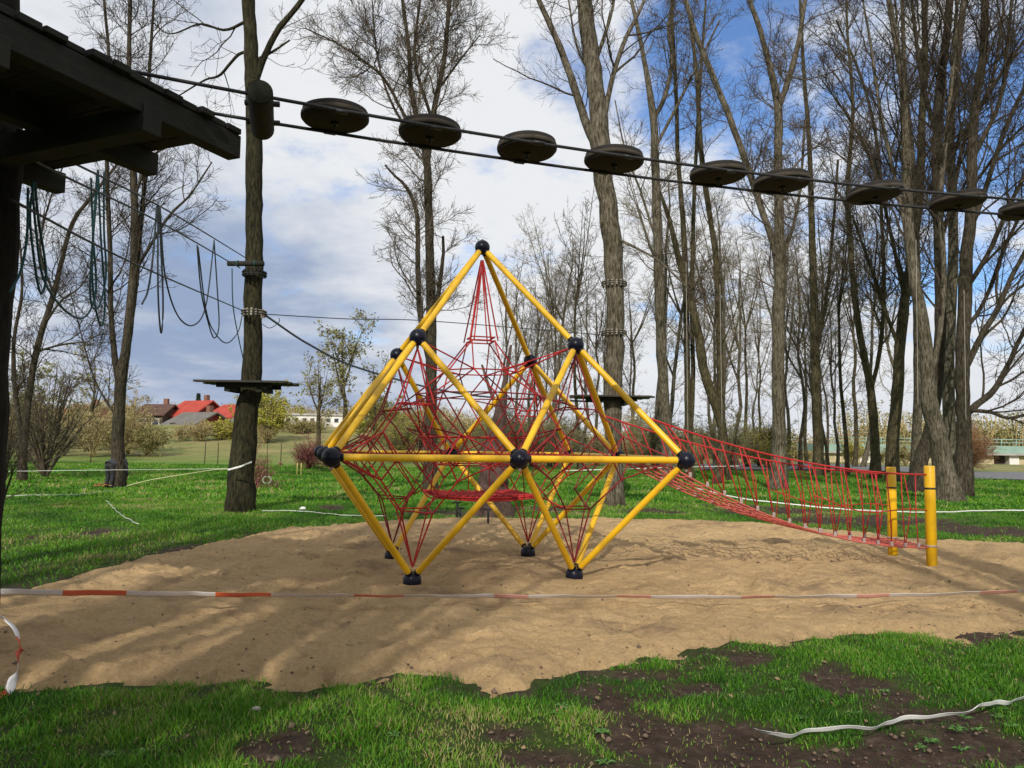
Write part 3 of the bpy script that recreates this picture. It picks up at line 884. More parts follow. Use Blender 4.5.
# ------------------------------------------------------------------ wooden platforms and collars on the two trees
def tree_point(px, py, Y):
    return atY(px, py, Y)


def small_platform(px, py, half_px, Y, label, trunk_px, depth=.9):
    c = atY(px, py, Y); s = Y / F
    root = empty('tree_platform', c, label, 'platform', 'small platforms on the trees')
    hw = half_px * s
    for k in range(6):
        mb = MB(); dy = (k - 2.5) * depth * 1.25 / 5
        inner = trunk_px * s * .48
        w = depth * 1.25 / 5 - .02
        L = hw * (1 + RNG.uniform(-.10, .12))
        if abs(dy) < .30:
            for sg in (-1, 1):
                a, e = (inner + .02) * sg, L * sg
                MB().box(((a + e) / 2, dy, .02 + RNG.uniform(-.006, .006)), (abs(e - a), w, .045)).build('board', M['deck_wood'], root, False)
        else:
            mb.box((RNG.uniform(-.03, .03), dy, .02 + RNG.uniform(-.006, .006)), (2 * L, w, .045))
            mb.build('board', M['deck_wood'], root, False)
    for dy in (-.36, .36):
        MB().box((0, dy, -.055), (hw * 1.25, .10, .10)).build('beam', M['old_wood'], root, False)
    for sg in (-1, 1):
        MB().box((sg * (trunk_px * s * .5 + .09), 0, -.155), (.12, .86, .09)).build('beam', M['old_wood'], root, False)
    return root


Y_MAIN = onz(240, 512)[1]; Y_PLAT = onz(614, 506)[1]
small_platform(249.5, 384, 43, Y_MAIN, 'weathered small plank platform round the mossy tree left of the pyramid', 24)
small_platform(611, 398, 38, Y_PLAT, 'weathered small plank platform round the pale tree behind the pyramid', 20)


def collar(px, py, Y, w_px, label, n=17, hh=.15, pale=True):
    c = atY(px, py, Y); r = w_px / 2 * Y / F * 1.06
    root = empty('trunk_collar', c, label, 'collar', 'wedge collars on the tree trunks')
    a = np.linspace(0, 2 * PI, 25)
    for dz in (-.03, .03):
        MB().line(np.stack([np.cos(a) * (r + .036), np.sin(a) * (r + .036), np.full(25, dz)], 1), .014, 5).build('cable_loop', M['cable'], root)
    for k in range(n):
        t = 2 * PI * k / n; h = hh * RNG.uniform(.8, 1.2)
        MB().box((0, 0, 0), (.035, .045, h), None).build('wedge', M['wedge'] if pale else M['old_wood'], root, False).location = (math.cos(t) * (r + .01), math.sin(t) * (r + .01), 0)
        root.children[-1].rotation_euler = (0, RNG.uniform(-.06, .06), t)
    return root


collar(254, 313, Y_MAIN, 20, 'wedge collar with pale blocks on the mossy left tree, above its platform')
c2_ = collar(254.5, 274, Y_MAIN, 19.5, 'dark wedge collar under the cross log on the mossy left tree', pale=False, hh=.14)
collar(614, 284, Y_PLAT, 21.5, 'upper wedge collar on the pale tree behind the pyramid')
collar(614, 333, Y_PLAT, 21.5, 'lower wedge collar on the pale tree, nearer its platform')
c = atY(248, 267, Y_MAIN)
lg = empty('cross_log', c, 'short cross log tied to the front of the mossy left tree', 'log')
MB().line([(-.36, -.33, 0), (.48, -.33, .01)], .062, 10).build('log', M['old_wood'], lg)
a = np.linspace(0, 2 * PI, 13)
for xx in (-.12, .28):
    MB().line(np.stack([np.full(13, xx), -.33 + np.cos(a) * .085, np.sin(a) * .072], 1), .012, 5).build('lashing', M['green_rope'], lg)

# ------------------------------------------------------------------ big platform, upper left
AD = np.array([-.40, -.9165, 0]); BD = np.array([-.9165, .40, 0]); ZD = np.array([0, 0, 1.])
TIP = onz(239, 126, 4.0)
RB = np.stack([AD, BD, ZD], 1)
if np.linalg.det(RB) < 0: RB[:, 0] *= 1
pf = empty('wooden_platform', TIP, 'large shaded mossy wooden platform high at the upper left corner', 'platform')
LA, LB = 2.7, 3.6


def pbox(a0, a1, b0, b1, z0, z1, name, m):
    c = AD * (a0 + a1) / 2 + BD * (b0 + b1) / 2 + ZD * (z0 + z1) / 2
    o = MB().box(c, (abs(a1 - a0), abs(b1 - b0), abs(z1 - z0)), RB).build(name, m, pf, False)
    bv = o.modifiers.new('bevel', 'BEVEL'); bv.width = .006; bv.segments = 2
    return o


TRK = np.array(atY(-10, 220, 5.75)) - TIP
ta, tb = TRK @ AD, TRK @ BD
k = 0; a0 = -.05
while a0 < LA:
    w = RNG.uniform(.125, .155)
    b0 = RNG.uniform(-.045, .035)
    if abs(a0 + w / 2 - ta) < .30:
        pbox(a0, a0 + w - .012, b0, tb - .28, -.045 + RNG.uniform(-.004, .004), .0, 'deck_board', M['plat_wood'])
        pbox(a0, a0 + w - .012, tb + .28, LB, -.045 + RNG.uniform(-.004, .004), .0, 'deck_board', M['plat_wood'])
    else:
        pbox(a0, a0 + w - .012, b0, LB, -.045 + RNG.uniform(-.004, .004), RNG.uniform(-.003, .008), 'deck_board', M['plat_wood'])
    a0 += w
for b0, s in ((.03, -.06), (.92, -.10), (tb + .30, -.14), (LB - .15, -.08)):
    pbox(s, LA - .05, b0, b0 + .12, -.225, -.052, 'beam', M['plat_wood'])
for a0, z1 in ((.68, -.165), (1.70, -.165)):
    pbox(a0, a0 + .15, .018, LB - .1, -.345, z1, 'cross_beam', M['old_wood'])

# ------------------------------------------------------------------ disc bridge
ZC = 4.06
NEAR = [(145, 70), (250, 96), (301, 105), (371, 116), (464, 132), (585, 150), (644, 159), (749, 172), (811, 180), (905, 190), (1024, 199), (1150, 209)]
FAR = [(225, 115), (273, 123), (351, 135), (400, 143), (495, 158), (585, 171), (624, 176), (757, 191), (846, 200), (975, 211), (1024, 215), (1150, 225)]
for pts, lab in ((NEAR, 'long steel cable of the disc bridge, the upper line of the pair'), (FAR, 'long steel cable of the disc bridge, the lower line of the pair')):
    P = np.array([onz(x, y, ZC) for x, y in pts])
    pf_ = np.polyfit(P[:, 0], P[:, 1], 2)
    xs = np.linspace(P[0, 0] - .1, P[-1, 0], 40)
    L = np.stack([xs, np.polyval(pf_, xs), np.full(40, ZC) + .02 * np.cos(np.linspace(-3, 30, 40)) * 0], 1)
    if pts is NEAR: NEARL = pf_
    else: FARL = pf_
    tag(MB().line(L, .0135, 8).build('bridge_cable', M['cable']), lab, 'cable', 'cables of the disc bridge')
DISCS = [(335, 116, 'round wooden disc step nearest the upright looking log, against open sky'),
         (430, 131, 'round wooden disc step in front of the tall forked tree'),
         (527, 147, 'round wooden disc step right above the tip of the pyramid'),
         (614, 159, 'round wooden disc step in front of the pale platform tree'),
         (718, 173, 'round wooden disc step before the blue sky, left of the stout forked tree'),
         (782, 181, 'round wooden disc step in front of the stout forked tree'),
         (875, 192, 'tilted wooden disc step left of the dense tree cluster'),
         (958, 200, 'tilted wooden disc step in front of the dense tree cluster'),
         (1026, 209, 'wooden disc step cut off by the right edge')]
for i, (px, py, lab) in enumerate(DISCS):
    p = onz(px, py + 1.5, 4.105)
    root = empty('disc_step', p, lab, 'disc', 'wooden discs hung on the cables')
    rng = np.random.default_rng(200 + i)
    n = 36; rr_ = .245 * (1 + .0 * rng.normal(size=n)) ; a = np.arange(n) * 2 * PI / n
    prof = [(.0, -.040), (.222, -.040), (.240, -.032), (.243, -.012), (.243, .044), (.238, .052), (.225, .055), (0, .055)]
    wob = 1 + .018 * np.sin(a * 2 + rng.uniform(0, 6)) + .008 * np.sin(a * 5 + rng.uniform(0, 6))
    V = []; Q = []
    for (r_, z_) in prof:
        for j in range(n): V.append((math.cos(a[j]) * r_ * wob[j], math.sin(a[j]) * r_ * wob[j], z_))
    for k in range(len(prof) - 1):
        for j in range(n): Q.append((k * n + j, k * n + (j + 1) % n, (k + 1) * n + (j + 1) % n, (k + 1) * n + j))
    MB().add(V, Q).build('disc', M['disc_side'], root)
    V = []; Q = []
    for (r_, z_) in [(.240, -.020), (.252, -.018), (.254, .000), (.252, .014), (.240, .016)]:
        for j in range(n): V.append((math.cos(a[j]) * r_ * wob[j], math.sin(a[j]) * r_ * wob[j], z_))
    for k in range(4):
        for j in range(n): Q.append((k * n + j, k * n + (j + 1) % n, (k + 1) * n + (j + 1) % n, (k + 1) * n + j))
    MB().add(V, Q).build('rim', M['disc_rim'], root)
    mb = MB(); mb.line([(0, 0, -.095), (0, 0, .05)], .011, 8); mb.line([(0, 0, -.058), (0, 0, -.043)], .03, 6)
    mb.build('bolt', M['cable'], root)
    dv = np.array([1, np.polyval(np.polyder(NEARL), p[0]), 0]); dv /= np.linalg.norm(dv)
    nn = np.array([-dv[1], dv[0], 0])
    for poly in (NEARL, FARL):
        off = (np.polyval(poly, p[0]) - p[1]) * nn[1]
        MB().box(nn * off + np.array([0, 0, -.050]), (.09, .04, .022), basis(dv)).build('cable_clip', M['cable'], root)
    tl = [0.0, .01, -.02, .02, -.03, -.03, -.09, -.07, -.05][i]
    root.rotation_euler = (rng.uniform(-.03, .03), tl, rng.uniform(-.1, .1))
# log across the cables
p0 = onz(260, 92, 4.06); p1 = onz(262.5, 129, 4.06)
root = empty('log_step', p0, 'thick short mossy log across the cables, seen from its end', 'log')
d = p1 - p0
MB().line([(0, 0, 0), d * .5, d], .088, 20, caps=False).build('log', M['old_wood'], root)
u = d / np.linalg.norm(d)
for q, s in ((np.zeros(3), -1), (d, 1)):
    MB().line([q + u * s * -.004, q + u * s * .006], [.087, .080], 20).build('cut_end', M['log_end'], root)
for poly in (NEARL, FARL):
    t = .28 if poly is NEARL else .80
    MB().line([d * t + np.array([-.11, -.01, .0]), d * t + np.array([.13, .015, .0])], .022, 8).build('bolt', M['cable'], root)

# ------------------------------------------------------------------ climbing pyramid
LE = 2.0; YAW = .2668; C0 = np.array([-.43, 10.43, 1.494])
py_root = empty('climbing_pyramid', (C0[0], C0[1], 0), 'yellow tube climbing pyramid with navy balls and a red rope net', 'climbing frame')
RYW = rotz(YAW)


def L2(p):   # unit coordinates -> root-local metres
    q = RYW @ (np.asarray(p, float) * LE); q[2] += C0[2]
    return q


h2 = math.sqrt(.5)
apex = (0, 0, 2 * h2)
upper = [(-.5, -.5, h2), (.5, -.5, h2), (.5, .5, h2), (-.5, .5, h2)]
lower = [(-.5, -.5, -h2), (.5, -.5, -h2), (.5, .5, -h2), (-.5, .5, -h2)]
eq = {(i, j): (i, j, 0) for i in (-1, 0, 1) for j in (-1, 0, 1)}
edges = [(apex, u) for u in upper]
ring = [(-1, -1), (0, -1), (1, -1), (1, 0), (1, 1), (0, 1), (-1, 1), (-1, 0)]
edges += [(eq[ring[i]], eq[ring[(i + 1) % 8]]) for i in range(8)]
quads = []
for u, l in zip(upper, lower):
    sx_, sy_ = (1 if u[0] > 0 else -1), (1 if u[1] > 0 else -1)
    for c in ((sx_, sy_), (sx_, 0), (0, sy_)):
        edges.append((u, eq[c])); edges.append((l, eq[c]))
    quads.append((u, l, eq[(sx_, sy_)], eq[(0, 0)], eq[(sx_, 0)], eq[(0, sy_)]))
RBALL, RTUBE = .102, .0385
for a_, b_ in edges:
    A, B = L2(a_), L2(b_); d = (B - A) / np.linalg.norm(B - A)
    mb = MB()
    mb.line([A + d * RBALL * .8, A + d * (RBALL + .03), B - d * (RBALL + .03), B - d * RBALL * .8], RTUBE, 16, caps=False)
    tb_ = mb.build('tube', M['yellow'], py_root)
    for e, s in ((A, 1), (B, -1)):
        MB().line([e + s * d * RBALL * .86, e + s * d * (RBALL + .018)], RTUBE * 1.09, 16).build('tube_sleeve', M['ball'], tb_)
for nd in [apex] + upper + [eq[r_] for r_ in ring]:
    p = L2(nd)
    bl = MB().sphere(p, RBALL, 28, 18).build('ball', M['ball'], py_root)
    dirv = p - np.array([0, 0, C0[2]]); dirv = dirv / np.linalg.norm(dirv)
    MB().line([p + dirv * (RBALL - .006), p + dirv * (RBALL + .007)], .016, 10).build('cap', M['cable'], bl)
    dn = np.array([0, 0, -1.])
    if nd[2] < h2 * 1.5:
        MB().line([p + dn * RBALL * .9, p + dn * (RBALL + .03)], .018, 8).build('eye_bolt', M['clamp'], bl)
for nd in lower:
    p = L2(nd)
    zb = sand_h(p[0] + C0[0], p[1] + C0[1])
    mb = MB(); prof = [(.0, .075), (.05, .072), (.085, .05), (.105, .01), (.108, -.04), (.10, -.2)]
    n = 20
    V = []; Q = []
    for r_, z_ in prof:
        for j in range(n): V.append((p[0] + r_ * math.cos(2 * PI * j / n), p[1] + r_ * math.sin(2 * PI * j / n), p[2] + z_))
    for k in range(len(prof) - 1):
        for j in range(n): Q.append((k * n + j, (k + 1) * n + j, (k + 1) * n + (j + 1) % n, k * n + (j + 1) % n))
    mb.add(V, Q).build('foot', M['ball'], py_root)


class Net:
    def __init__(self): self.seg = []; self.kn = []
    def r(self, a, b, rad=.0098, sag=.0):
        A = np.asarray(a, float); B = np.asarray(b, float)
        t = np.linspace(0, 1, 4)[:, None]
        P = A * (1 - t) + B * t
        P[:, 2] -= (4 * t * (1 - t))[:, 0] * sag
        self.seg.append((P, rad)); return self
    def k(self, p, s=.016): self.kn.append((np.asarray(p, float), s))
    def build(self, name, m, parent):
        mb = MB()
        mb.tubes(np.array([s[0] for s in self.seg]), np.array([[s[1]] * 4 for s in self.seg]), 6)
        for p, s in self.kn: mb.sphere(p, s, 6, 4)
        return mb.build(name, m, parent)


def opp(i): return {0: 1, 1: 0, 2: 3, 3: 2, 4: 5, 5: 4}[i]


for qi, vs in enumerate(quads):
    vs = [np.array(v, float) for v in vs]; cc_ = sum(vs) / 6
    net = Net(); nd = {}
    rg = np.random.default_rng(300 + qi)
    for i in range(6):
        for j in range(6):
            if j in (i, opp(i)): continue
            nd[i, j] = cc_ + .44 * (vs[i] - cc_) + .19 * (vs[j] - cc_) + rg.normal(size=3) * .008
    for i in range(6):
        js = [j for j in range(6) if j not in (i, opp(i))]
        for j in js:
            if not (i == 3):
                net.r(L2(vs[i] + (cc_ - vs[i]) * .09), L2(nd[i, j]))
            net.k(L2(nd[i, j]))
            for k in js:
                if k > j and k != opp(j): net.r(L2(nd[i, j]), L2(nd[i, k]))
            if j > i: net.r(L2(nd[i, j]), L2(nd[j, i]))
    # inner tie ropes
    for i in range(6):
        js = [j for j in range(6) if j not in (i, opp(i))]
        mid = cc_ + .27 * (vs[i] - cc_)
        for j in js[::2]: net.r(L2(nd[i, j]), L2(mid), .007)
        net.k(L2(mid))
        for k in range(i + 1, 6):
            if k != opp(i) and (i + k) % 2: net.r(L2(mid), L2(cc_ + .27 * (vs[k] - cc_)), .007)
    net.build('rope_net', M['red_rope'] if qi % 2 == 0 else M['red_shaded'], py_root)
# central net under the apex
net = Net(); dk = Net()
A4 = [np.array((sx_ * .078, sy_ * .078, .765)) for sx_, sy_ in ((-1, -1), (1, -1), (1, 1), (-1, 1))]
for i, a_ in enumerate(A4):
    for o_ in (-.018, .018):
        off = np.array((o_, -o_ * (1 if i % 2 else -1), 0))
        net.r(L2((off[0] * .3, off[1] * .3, 2 * h2 - .09)), L2(a_ + off))
    net.r(L2(a_), L2(A4[(i + 1) % 4])); net.r(L2(a_ + np.array((0, 0, .025))), L2(A4[(i + 1) % 4] + np.array((0, 0, .025)))); net.k(L2(a_))
def rg8(r, z, ph=0.0): return [np.array((r * math.cos(PI / 8 + k * PI / 4 + ph), r * math.sin(PI / 8 + k * PI / 4 + ph), z)) for k in range(8)]
B8 = rg8(.25, .56); C8 = rg8(.43, .40, .39); D8 = rg8(.40, .12); E8 = rg8(.30, -.06, .39)
for k in range(8):
    ang = math.degrees(PI / 8 + k * PI / 4)
    ai = int(((ang - 180) % 360) // 90) if False else {0: 2, 1: 2, 2: 3, 3: 3, 4: 0, 5: 0, 6: 1, 7: 1}[k]
    net.r(L2(A4[ai]), L2(B8[k])); net.k(L2(B8[k])); net.k(L2(C8[k])); net.k(L2(D8[k]))
    net.r(L2(B8[k]), L2(B8[(k + 1) % 8])); dk.r(L2(C8[k]), L2(C8[(k + 1) % 8])); net.r(L2(D8[k]), L2(D8[(k + 1) % 8]))
    net.r(L2(B8[k]), L2(C8[k])); dk.r(L2(B8[k]), L2(C8[k - 1])); net.r(L2(C8[k]), L2(D8[k])); dk.r(L2(C8[k]), L2(D8[(k + 1) % 8]))
    dk.r(L2(D8[k]), L2(E8[k])); net.r(L2(D8[k]), L2(E8[k - 1])); net.r(L2(E8[k]), L2(E8[(k + 1) % 8]))
    u = upper[ai]
    net.r(L2(B8[k]), L2(np.array(u) * np.array((.93, .93, .97))))
    dk.r(L2(C8[k]), L2(np.array((u[0], u[1], .32)) + np.array((0, 0, .0))))
    dk.r(L2(D8[k]), L2(np.array((u[0] * .86, u[1] * .86, .18))))
net.build('rope_net', M['red_rope'], py_root); dk.build('rope_net', M['red_shaded'], py_root)
# hammock mat below the middle
mt = Net(); zf = -.245; hs = .32
g = np.linspace(-hs, hs, 15)
for v in g:
    for a_, b_ in (((v, -hs), (v, hs)), ((-hs, v), (hs, v))):
        mt.r(L2((*a_, zf)), L2((*b_, zf)), .0095, sag=.03); mt.r(L2((*a_, zf - .012)), L2((*b_, zf - .012)), .0095, sag=.045)
for sx_, sy_ in ((-1, -1), (1, -1), (1, 1), (-1, 1)):
    mt.r(L2((sx_ * hs, sy_ * hs, zf)), L2((sx_ * .5, sy_ * .5, -.02)), .009)
    mt.r(L2((sx_ * hs, sy_ * hs, zf)), L2((sx_ * .46, sy_ * .46, -.32)), .009)
    mt.r(L2((sx_ * hs, 0, zf)), L2((sx_ * .30, 0, -.06)), .008); mt.r(L2((0, sy_ * hs, zf)), L2((0, sy_ * .30, -.06)), .008)
mt.build('net_floor', M['red_rope'], py_root)

# ------------------------------------------------------------------ rope bridge to the two yellow posts
PN = onz(932, 567); PFt = onz(893, 556)
br = empty('rope_bridge', (5.9, 11.7, 0), 'red rope bridge climbing from two yellow posts to the pyramid', 'rope bridge')
BO = np.array(br.location)
W = lambda p: np.array(p, float) - BO
NRw = L2(eq[(1, -1)]) + C0 * np.array((1, 1, 0)); RMw = L2(eq[(1, 0)]) + C0 * np.array((1, 1, 0)); URw = L2(upper[1]) + C0 * np.array((1, 1, 0))
for q, hgt in ((PN, 1.40), (PFt, 1.36)):
    zb = sand_h(q[0], q[1])
    mb = MB(); b0 = W((q[0], q[1], zb - .3)); t0_ = W((q[0], q[1], zb + hgt))
    mb.line([b0, t0_ - (0, 0, .012), t0_ - (0, 0, .003), t0_], [.072, .072, .068, .058], 24)
    ps = mb.build('post', M['yellow'], br)
    for zz in (.27, hgt - .32):
        MB().line([W((q[0], q[1], zb + zz - .012)), W((q[0], q[1], zb + zz + .012))], .078, 20).build('clamp_ring', M['clamp'] if zz < 1 else M['cable'], ps)
NS = 18
t = np.linspace(0, 1, NS)
def edge_line(A, B, za, zb, sag):
    P = np.array(A)[None] * (1 - t)[:, None] + np.array(B)[None] * t[:, None]
    P[:, 2] = za * (1 - t) + zb * t - 4 * t * (1 - t) * sag
    return P
z0p = .27
dkN = edge_line(NRw * .78 + RMw * .22 + np.array((.04, 0, 0)), PN, 1.40, z0p, .26); dkF = edge_line(NRw * .1 + RMw * .9 + np.array((.04, 0, 0)), PFt, 1.40, z0p, .26)
AN = URw * .36 + NRw * .64; AF = URw * .40 + RMw * .60
rlN = edge_line(AN, PN, AN[2], 1.30, .17); rlF = edge_line(AF, PFt, AF[2], 1.27, .17)
mdN = (rlN + dkN * 1.0) / 2; mdF = (rlF + dkF) / 2
for P, nm in ((rlN, 'handrail_rope'), (rlF, 'handrail_rope')):
    MB().line(W(P), .0125, 8).build(nm, M['red_rope'], br)
# deck: longitudinal ropes + cross ropes
mb = MB()
for f in np.linspace(0, 1, 6):
    P = dkN * (1 - f) + dkF * f
    mb.line(W(P), .0115, 6)
for i in range(0, NS):
    mb.line(W(np.array([dkN[i], dkF[i]])), .010, 6)
mb.build('deck_net', M['pink_rope'], br)
for Pd, Pr in ((dkN, rlN), (dkF, rlF)):
    mb = MB(); cb = MB()
    for i in range(1, NS):
        a_, b_ = Pd[i], Pr[i]
        j = RNG.normal(0, .018, 3)
        mb.line(W(np.array([a_, (a_ + b_) / 2 + j, b_])), .0085, 6)
        if i < NS - 1:
            c_ = Pd[i] * .5 + Pd[i + 1] * .5
            if i % 2: mb.line(W(np.array([a_, a_ * .5 + Pr[i + 1] * .5 + RNG.normal(0, .012, 3), Pr[i] * .8 + Pr[i + 1] * .2])), .0075, 6)
        cb.box(W(a_ + np.array((0, 0, .035))), (.035, .035, .06))
    mid = (Pd * .52 + Pr * .48); mid[:, 2] += .05 * np.sin(np.arange(NS) * .9)
    mb.line(W(mid[9:]), .008, 6)
    n_ = mb.build('side_net', M['red_rope'], br)
    cb.build('rope_clamp', M['clamp'], n_, False)

# little steel anchors behind the pyramid
for px, py, hh in ((457, 521, .32), (488, 527, .30), (460, 519, .25)):
    q = onz(px, py); zb = sand_h(q[0], q[1]) if sand_sd(np.array([q[0]]), np.array([q[1]]))[0] < 0 else gz(q[0], q[1])
    mb = MB(); mb.line([(0, 0, -.1), (0, 0, hh)], .022, 8); mb.line([(-.09, 0, hh - .015), (.09, 0, hh - .015)], .02, 8)
    o = mb.build('ground_anchor', M['cable']); o.location = (q[0], q[1], zb)
    tag(o, {457: 'taller steel tee anchor left of the snapped trunk foot', 488: 'steel tee anchor in front of the snapped trunk, nearest the sand', 460: 'shorter steel tee anchor beside the snapped trunk foot'}[px], 'anchor', 'small ground anchors behind the pyramid')

# ------------------------------------------------------------------ high cables and hanging ropes
def rope_obj(pts, r, name, m, label, cat, group=None, n=40, parent=None, sides=6):
    P = smooth_line(np.array(pts, float), n) if len(pts) > 2 else np.linspace(pts[0], pts[1], n)
    o = MB().line(P, r, sides).build(name, m, parent)
    if label: tag(o, label, cat, group)
    return o


def at_line(px, py, A, B):
    """point above/below the plan line A-B seen at this pixel"""
    d = ray(px, py); e = B[:2] - A[:2]
    # A + s e = t d
    det = d[0] * (-e[1]) + d[1] * e[0]
    tt = (A[0] * (-e[1]) + A[1] * e[0]) / det
    return EYE + d * tt


A1 = np.array([-3.7, 5.9, 0]); B1 = atY(249, 268, Y_MAIN)
g_c = 'cables between the platform and the mossy tree'
for pts, lab in (([(18, 130), (60, 156), (170, 212), (246, 258)], 'thin rope line running down from platform to mossy tree, topmost of three'),
                 ([(18, 150), (60, 174), (165, 225), (240, 268)], 'thin rope line with hanging loops, middle of three, ending at the cross log'),
                 ([(12, 200), (40, 215), (100, 247), (160, 275), (246, 312)], 'thin rope line ending at the pale wedge collar, lowest of three')):
    rope_obj([at_line(x, y, A1, B1) for x, y in pts], .011, 'rope_line', M['cable'], lab, 'rope', g_c)
LOOPS = [
    ([(32, 182), (36, 230), (44, 280), (66, 311), (85, 317), (96, 290), (93, 235), (91, 178)], 'green_rope', 'wide teal rope loop hanging left under the big platform'),
    ([(28, 188), (27, 235), (21, 270), (10, 292)], 'green_rope', 'loose teal rope trailing toward the left edge trunk'),
    ([(34, 182), (30, 220), (38, 285), (43, 292), (46, 270), (38, 215), (35, 182)], 'green_rope', 'narrow teal rope loop with a knot at its foot'),
    ([(98, 170), (101, 240), (105, 298), (102, 326), (95, 305), (92, 260), (97, 174)], 'green_rope', 'bunched teal rope loop under the platform corner'),
    ([(104, 172), (104, 230), (106, 275), (98, 308), (90, 290), (98, 176)], 'green_rope', 'second teal rope bunched under the platform corner, curling left'),
    ([(157, 206), (153, 255), (148, 290), (142, 304)], 'dark_rope', 'short dark rope end hanging left of the narrow dark loop'),
    ([(158, 206), (158, 290), (161, 333), (163, 300), (159, 208)], 'dark_rope', 'very narrow dark rope loop left of the mossy tree'),
    ([(160, 208), (165, 275), (178, 316), (194, 325), (206, 305), (214, 242)], 'dark_rope', 'wide dark rope swag between the two thin loop tops'),
    ([(197, 245), (201, 290), (207, 318), (214, 338), (219, 325), (217, 285), (214, 240)], 'dark_rope', 'narrow dark rope loop close to the mossy tree'),
    ([(198, 247), (206, 310), (215, 333), (227, 343), (238, 332), (242, 316)], 'dark_rope', 'dark rope swag ending at the pale wedge collar'),
    ([(232, 268), (233, 305), (238, 335), (243, 358)], 'green_rope', 'straight dark green rope dangling from the cross log'),
]
for k, (pts, mk, lab) in enumerate(LOOPS):
    q = [at_line(x, y, A1, B1) for x, y in pts]
    rope_obj(q, (.0095 if k < 5 else .0115), 'hanging_rope', M[mk], lab, 'rope', 'ropes hanging between the platform and the mossy tree')
# ropes from the mossy tree to the right
E_ = atY(614, 333, Y_PLAT)
rope_obj([atY(262, 314, Y_MAIN), atY(350, 319, Y_MAIN + 1), atY(430, 321, Y_MAIN + 2), atY(614, 336, Y_PLAT)], .012, 'rope_line', M['cable'], 'thin taut line crossing the sky from pale collar to the right', 'rope')
rope_obj([atY(262, 313, Y_MAIN), atY(310, 345, Y_MAIN + .8), atY(365, 370, Y_MAIN + 1.6), atY(470, 395, Y_MAIN + 2.5), atY(600, 402, Y_PLAT)], .026, 'zip_rope', M['dark_rope'], 'thick dark rope sagging from the mossy tree behind the pyramid', 'rope')
rope_obj([atY(262, 324, Y_MAIN - .2), atY(270, 328, Y_MAIN - .2), atY(279, 322, Y_MAIN - .1), atY(279, 318, Y_MAIN)], .010, 'rope_tail', M['dark_rope'], 'short looped rope tail at the pale wedge collar', 'rope')
for px, y0, y1, Yd, lab in ((686, 262, 445, 27, 'pale thin rope hanging straight among the trees right of the pyramid'), (720, 285, 425, 28, 'pale thin rope hanging left of the stout pale tree'),
                            (797, 400, 430, 27, 'short pale rope end hanging right of the stout tree'), (916, 240, 405, 24.5, 'long pale rope hanging down the knotted trunk'), (964, 290, 420, 25, 'long pale rope hanging down the rightmost dark trunk')):
    rope_obj([atY(px, y0, Yd), atY(px + 1, (y0 + y1) / 2, Yd), atY(px + 2, y1, Yd)], .0085, 'hanging_rope', M['white_rope'], lab, 'rope', 'pale ropes hanging among the trees')


# ------------------------------------------------------------------ barrier tapes
def tape_mat(name, red, band):
    m, nt, b = nodes_of(name)
    a = nt.nodes.new('ShaderNodeAttribute'); a.attribute_name = 'run'
    f = mth(nt, 'FRACT', mth(nt, 'DIVIDE', a.outputs['Fac'], band * 2))
    far_ = maprange(nt, a.outputs['Fac'], 4.2, 5.4)
    st_ = mth(nt, 'MULTIPLY', mth(nt, 'GREATER_THAN', f, mth(nt, 'ADD', .60, mth(nt, 'MULTIPLY', far_, .12))), mth(nt, 'SUBTRACT', 1.0, mth(nt, 'MULTIPLY', far_, .45)))
    nt.links.new(mixc(nt, st_, (.80, .80, .80), red), b.inputs['Base Color'])
    b.inputs['Roughness'].default_value = .35
    tr = nt.nodes.new('ShaderNodeBsdfTranslucent'); tr.inputs['Color'].default_value = (.7, .5, .45, 1)
    mx = nt.nodes.new('ShaderNodeMixShader'); mx.inputs[0].default_value = .25
    nt.links.new(b.outputs[0], mx.inputs[1]); nt.links.new(tr.outputs[0], mx.inputs[2])
    nt.links.new(mx.outputs[0], nt.nodes['Material Output'].inputs['Surface'])
    return m


def ribbon(pts, width, m, name, label, cat='tape', twist=None, n=200, off=0.0, seed=1, wob=.006):
    P = smooth_line(np.array(pts, float), n)
    rng = np.random.default_rng(seed)
    d = np.gradient(P, axis=0); d /= np.linalg.norm(d, axis=1, keepdims=True)
    s = np.concatenate([[0], np.cumsum(np.linalg.norm(np.diff(P, axis=0), axis=1))])
    tw = np.interp(s, np.linspace(0, s[-1], len(twist)), twist) if twist is not None else np.zeros(n)
    side = np.cross(d, [0, 0, 1.]); side /= np.linalg.norm(side, axis=1, keepdims=True)
    up = np.cross(side, d)
    e = side * np.cos(tw)[:, None] + up * np.sin(tw)[:, None]
    nrm = np.cross(d, e)
    P = P + nrm * (np.sin(s * 9) * wob + np.sin(s * 23 + 1) * wob * .4)[:, None]
    rows = 4
    V = np.stack([P + e * width * (k / (rows - 1) - .5) + nrm * (.004 * math.sin(k * 2.1)) for k in range(rows)], 1).reshape(-1, 3)
    i = np.arange(n - 1)[:, None] * rows; k = np.arange(rows - 1)[None]
    q = np.stack([i + k, i + k + 1, i + k + rows + 1, i + k + rows], -1).reshape(-1, 4)
    me = np_mesh(name, V, q)
    at = me.attributes.new('run', 'FLOAT', 'POINT'); at.data.foreach_set('value', np.repeat(s + off, rows).astype(np.float32))
    o = new_obj(name, me, None, m)
    so = o.modifiers.new('thick', 'SOLIDIFY'); so.thickness = .0012
    tag(o, label, cat); return o


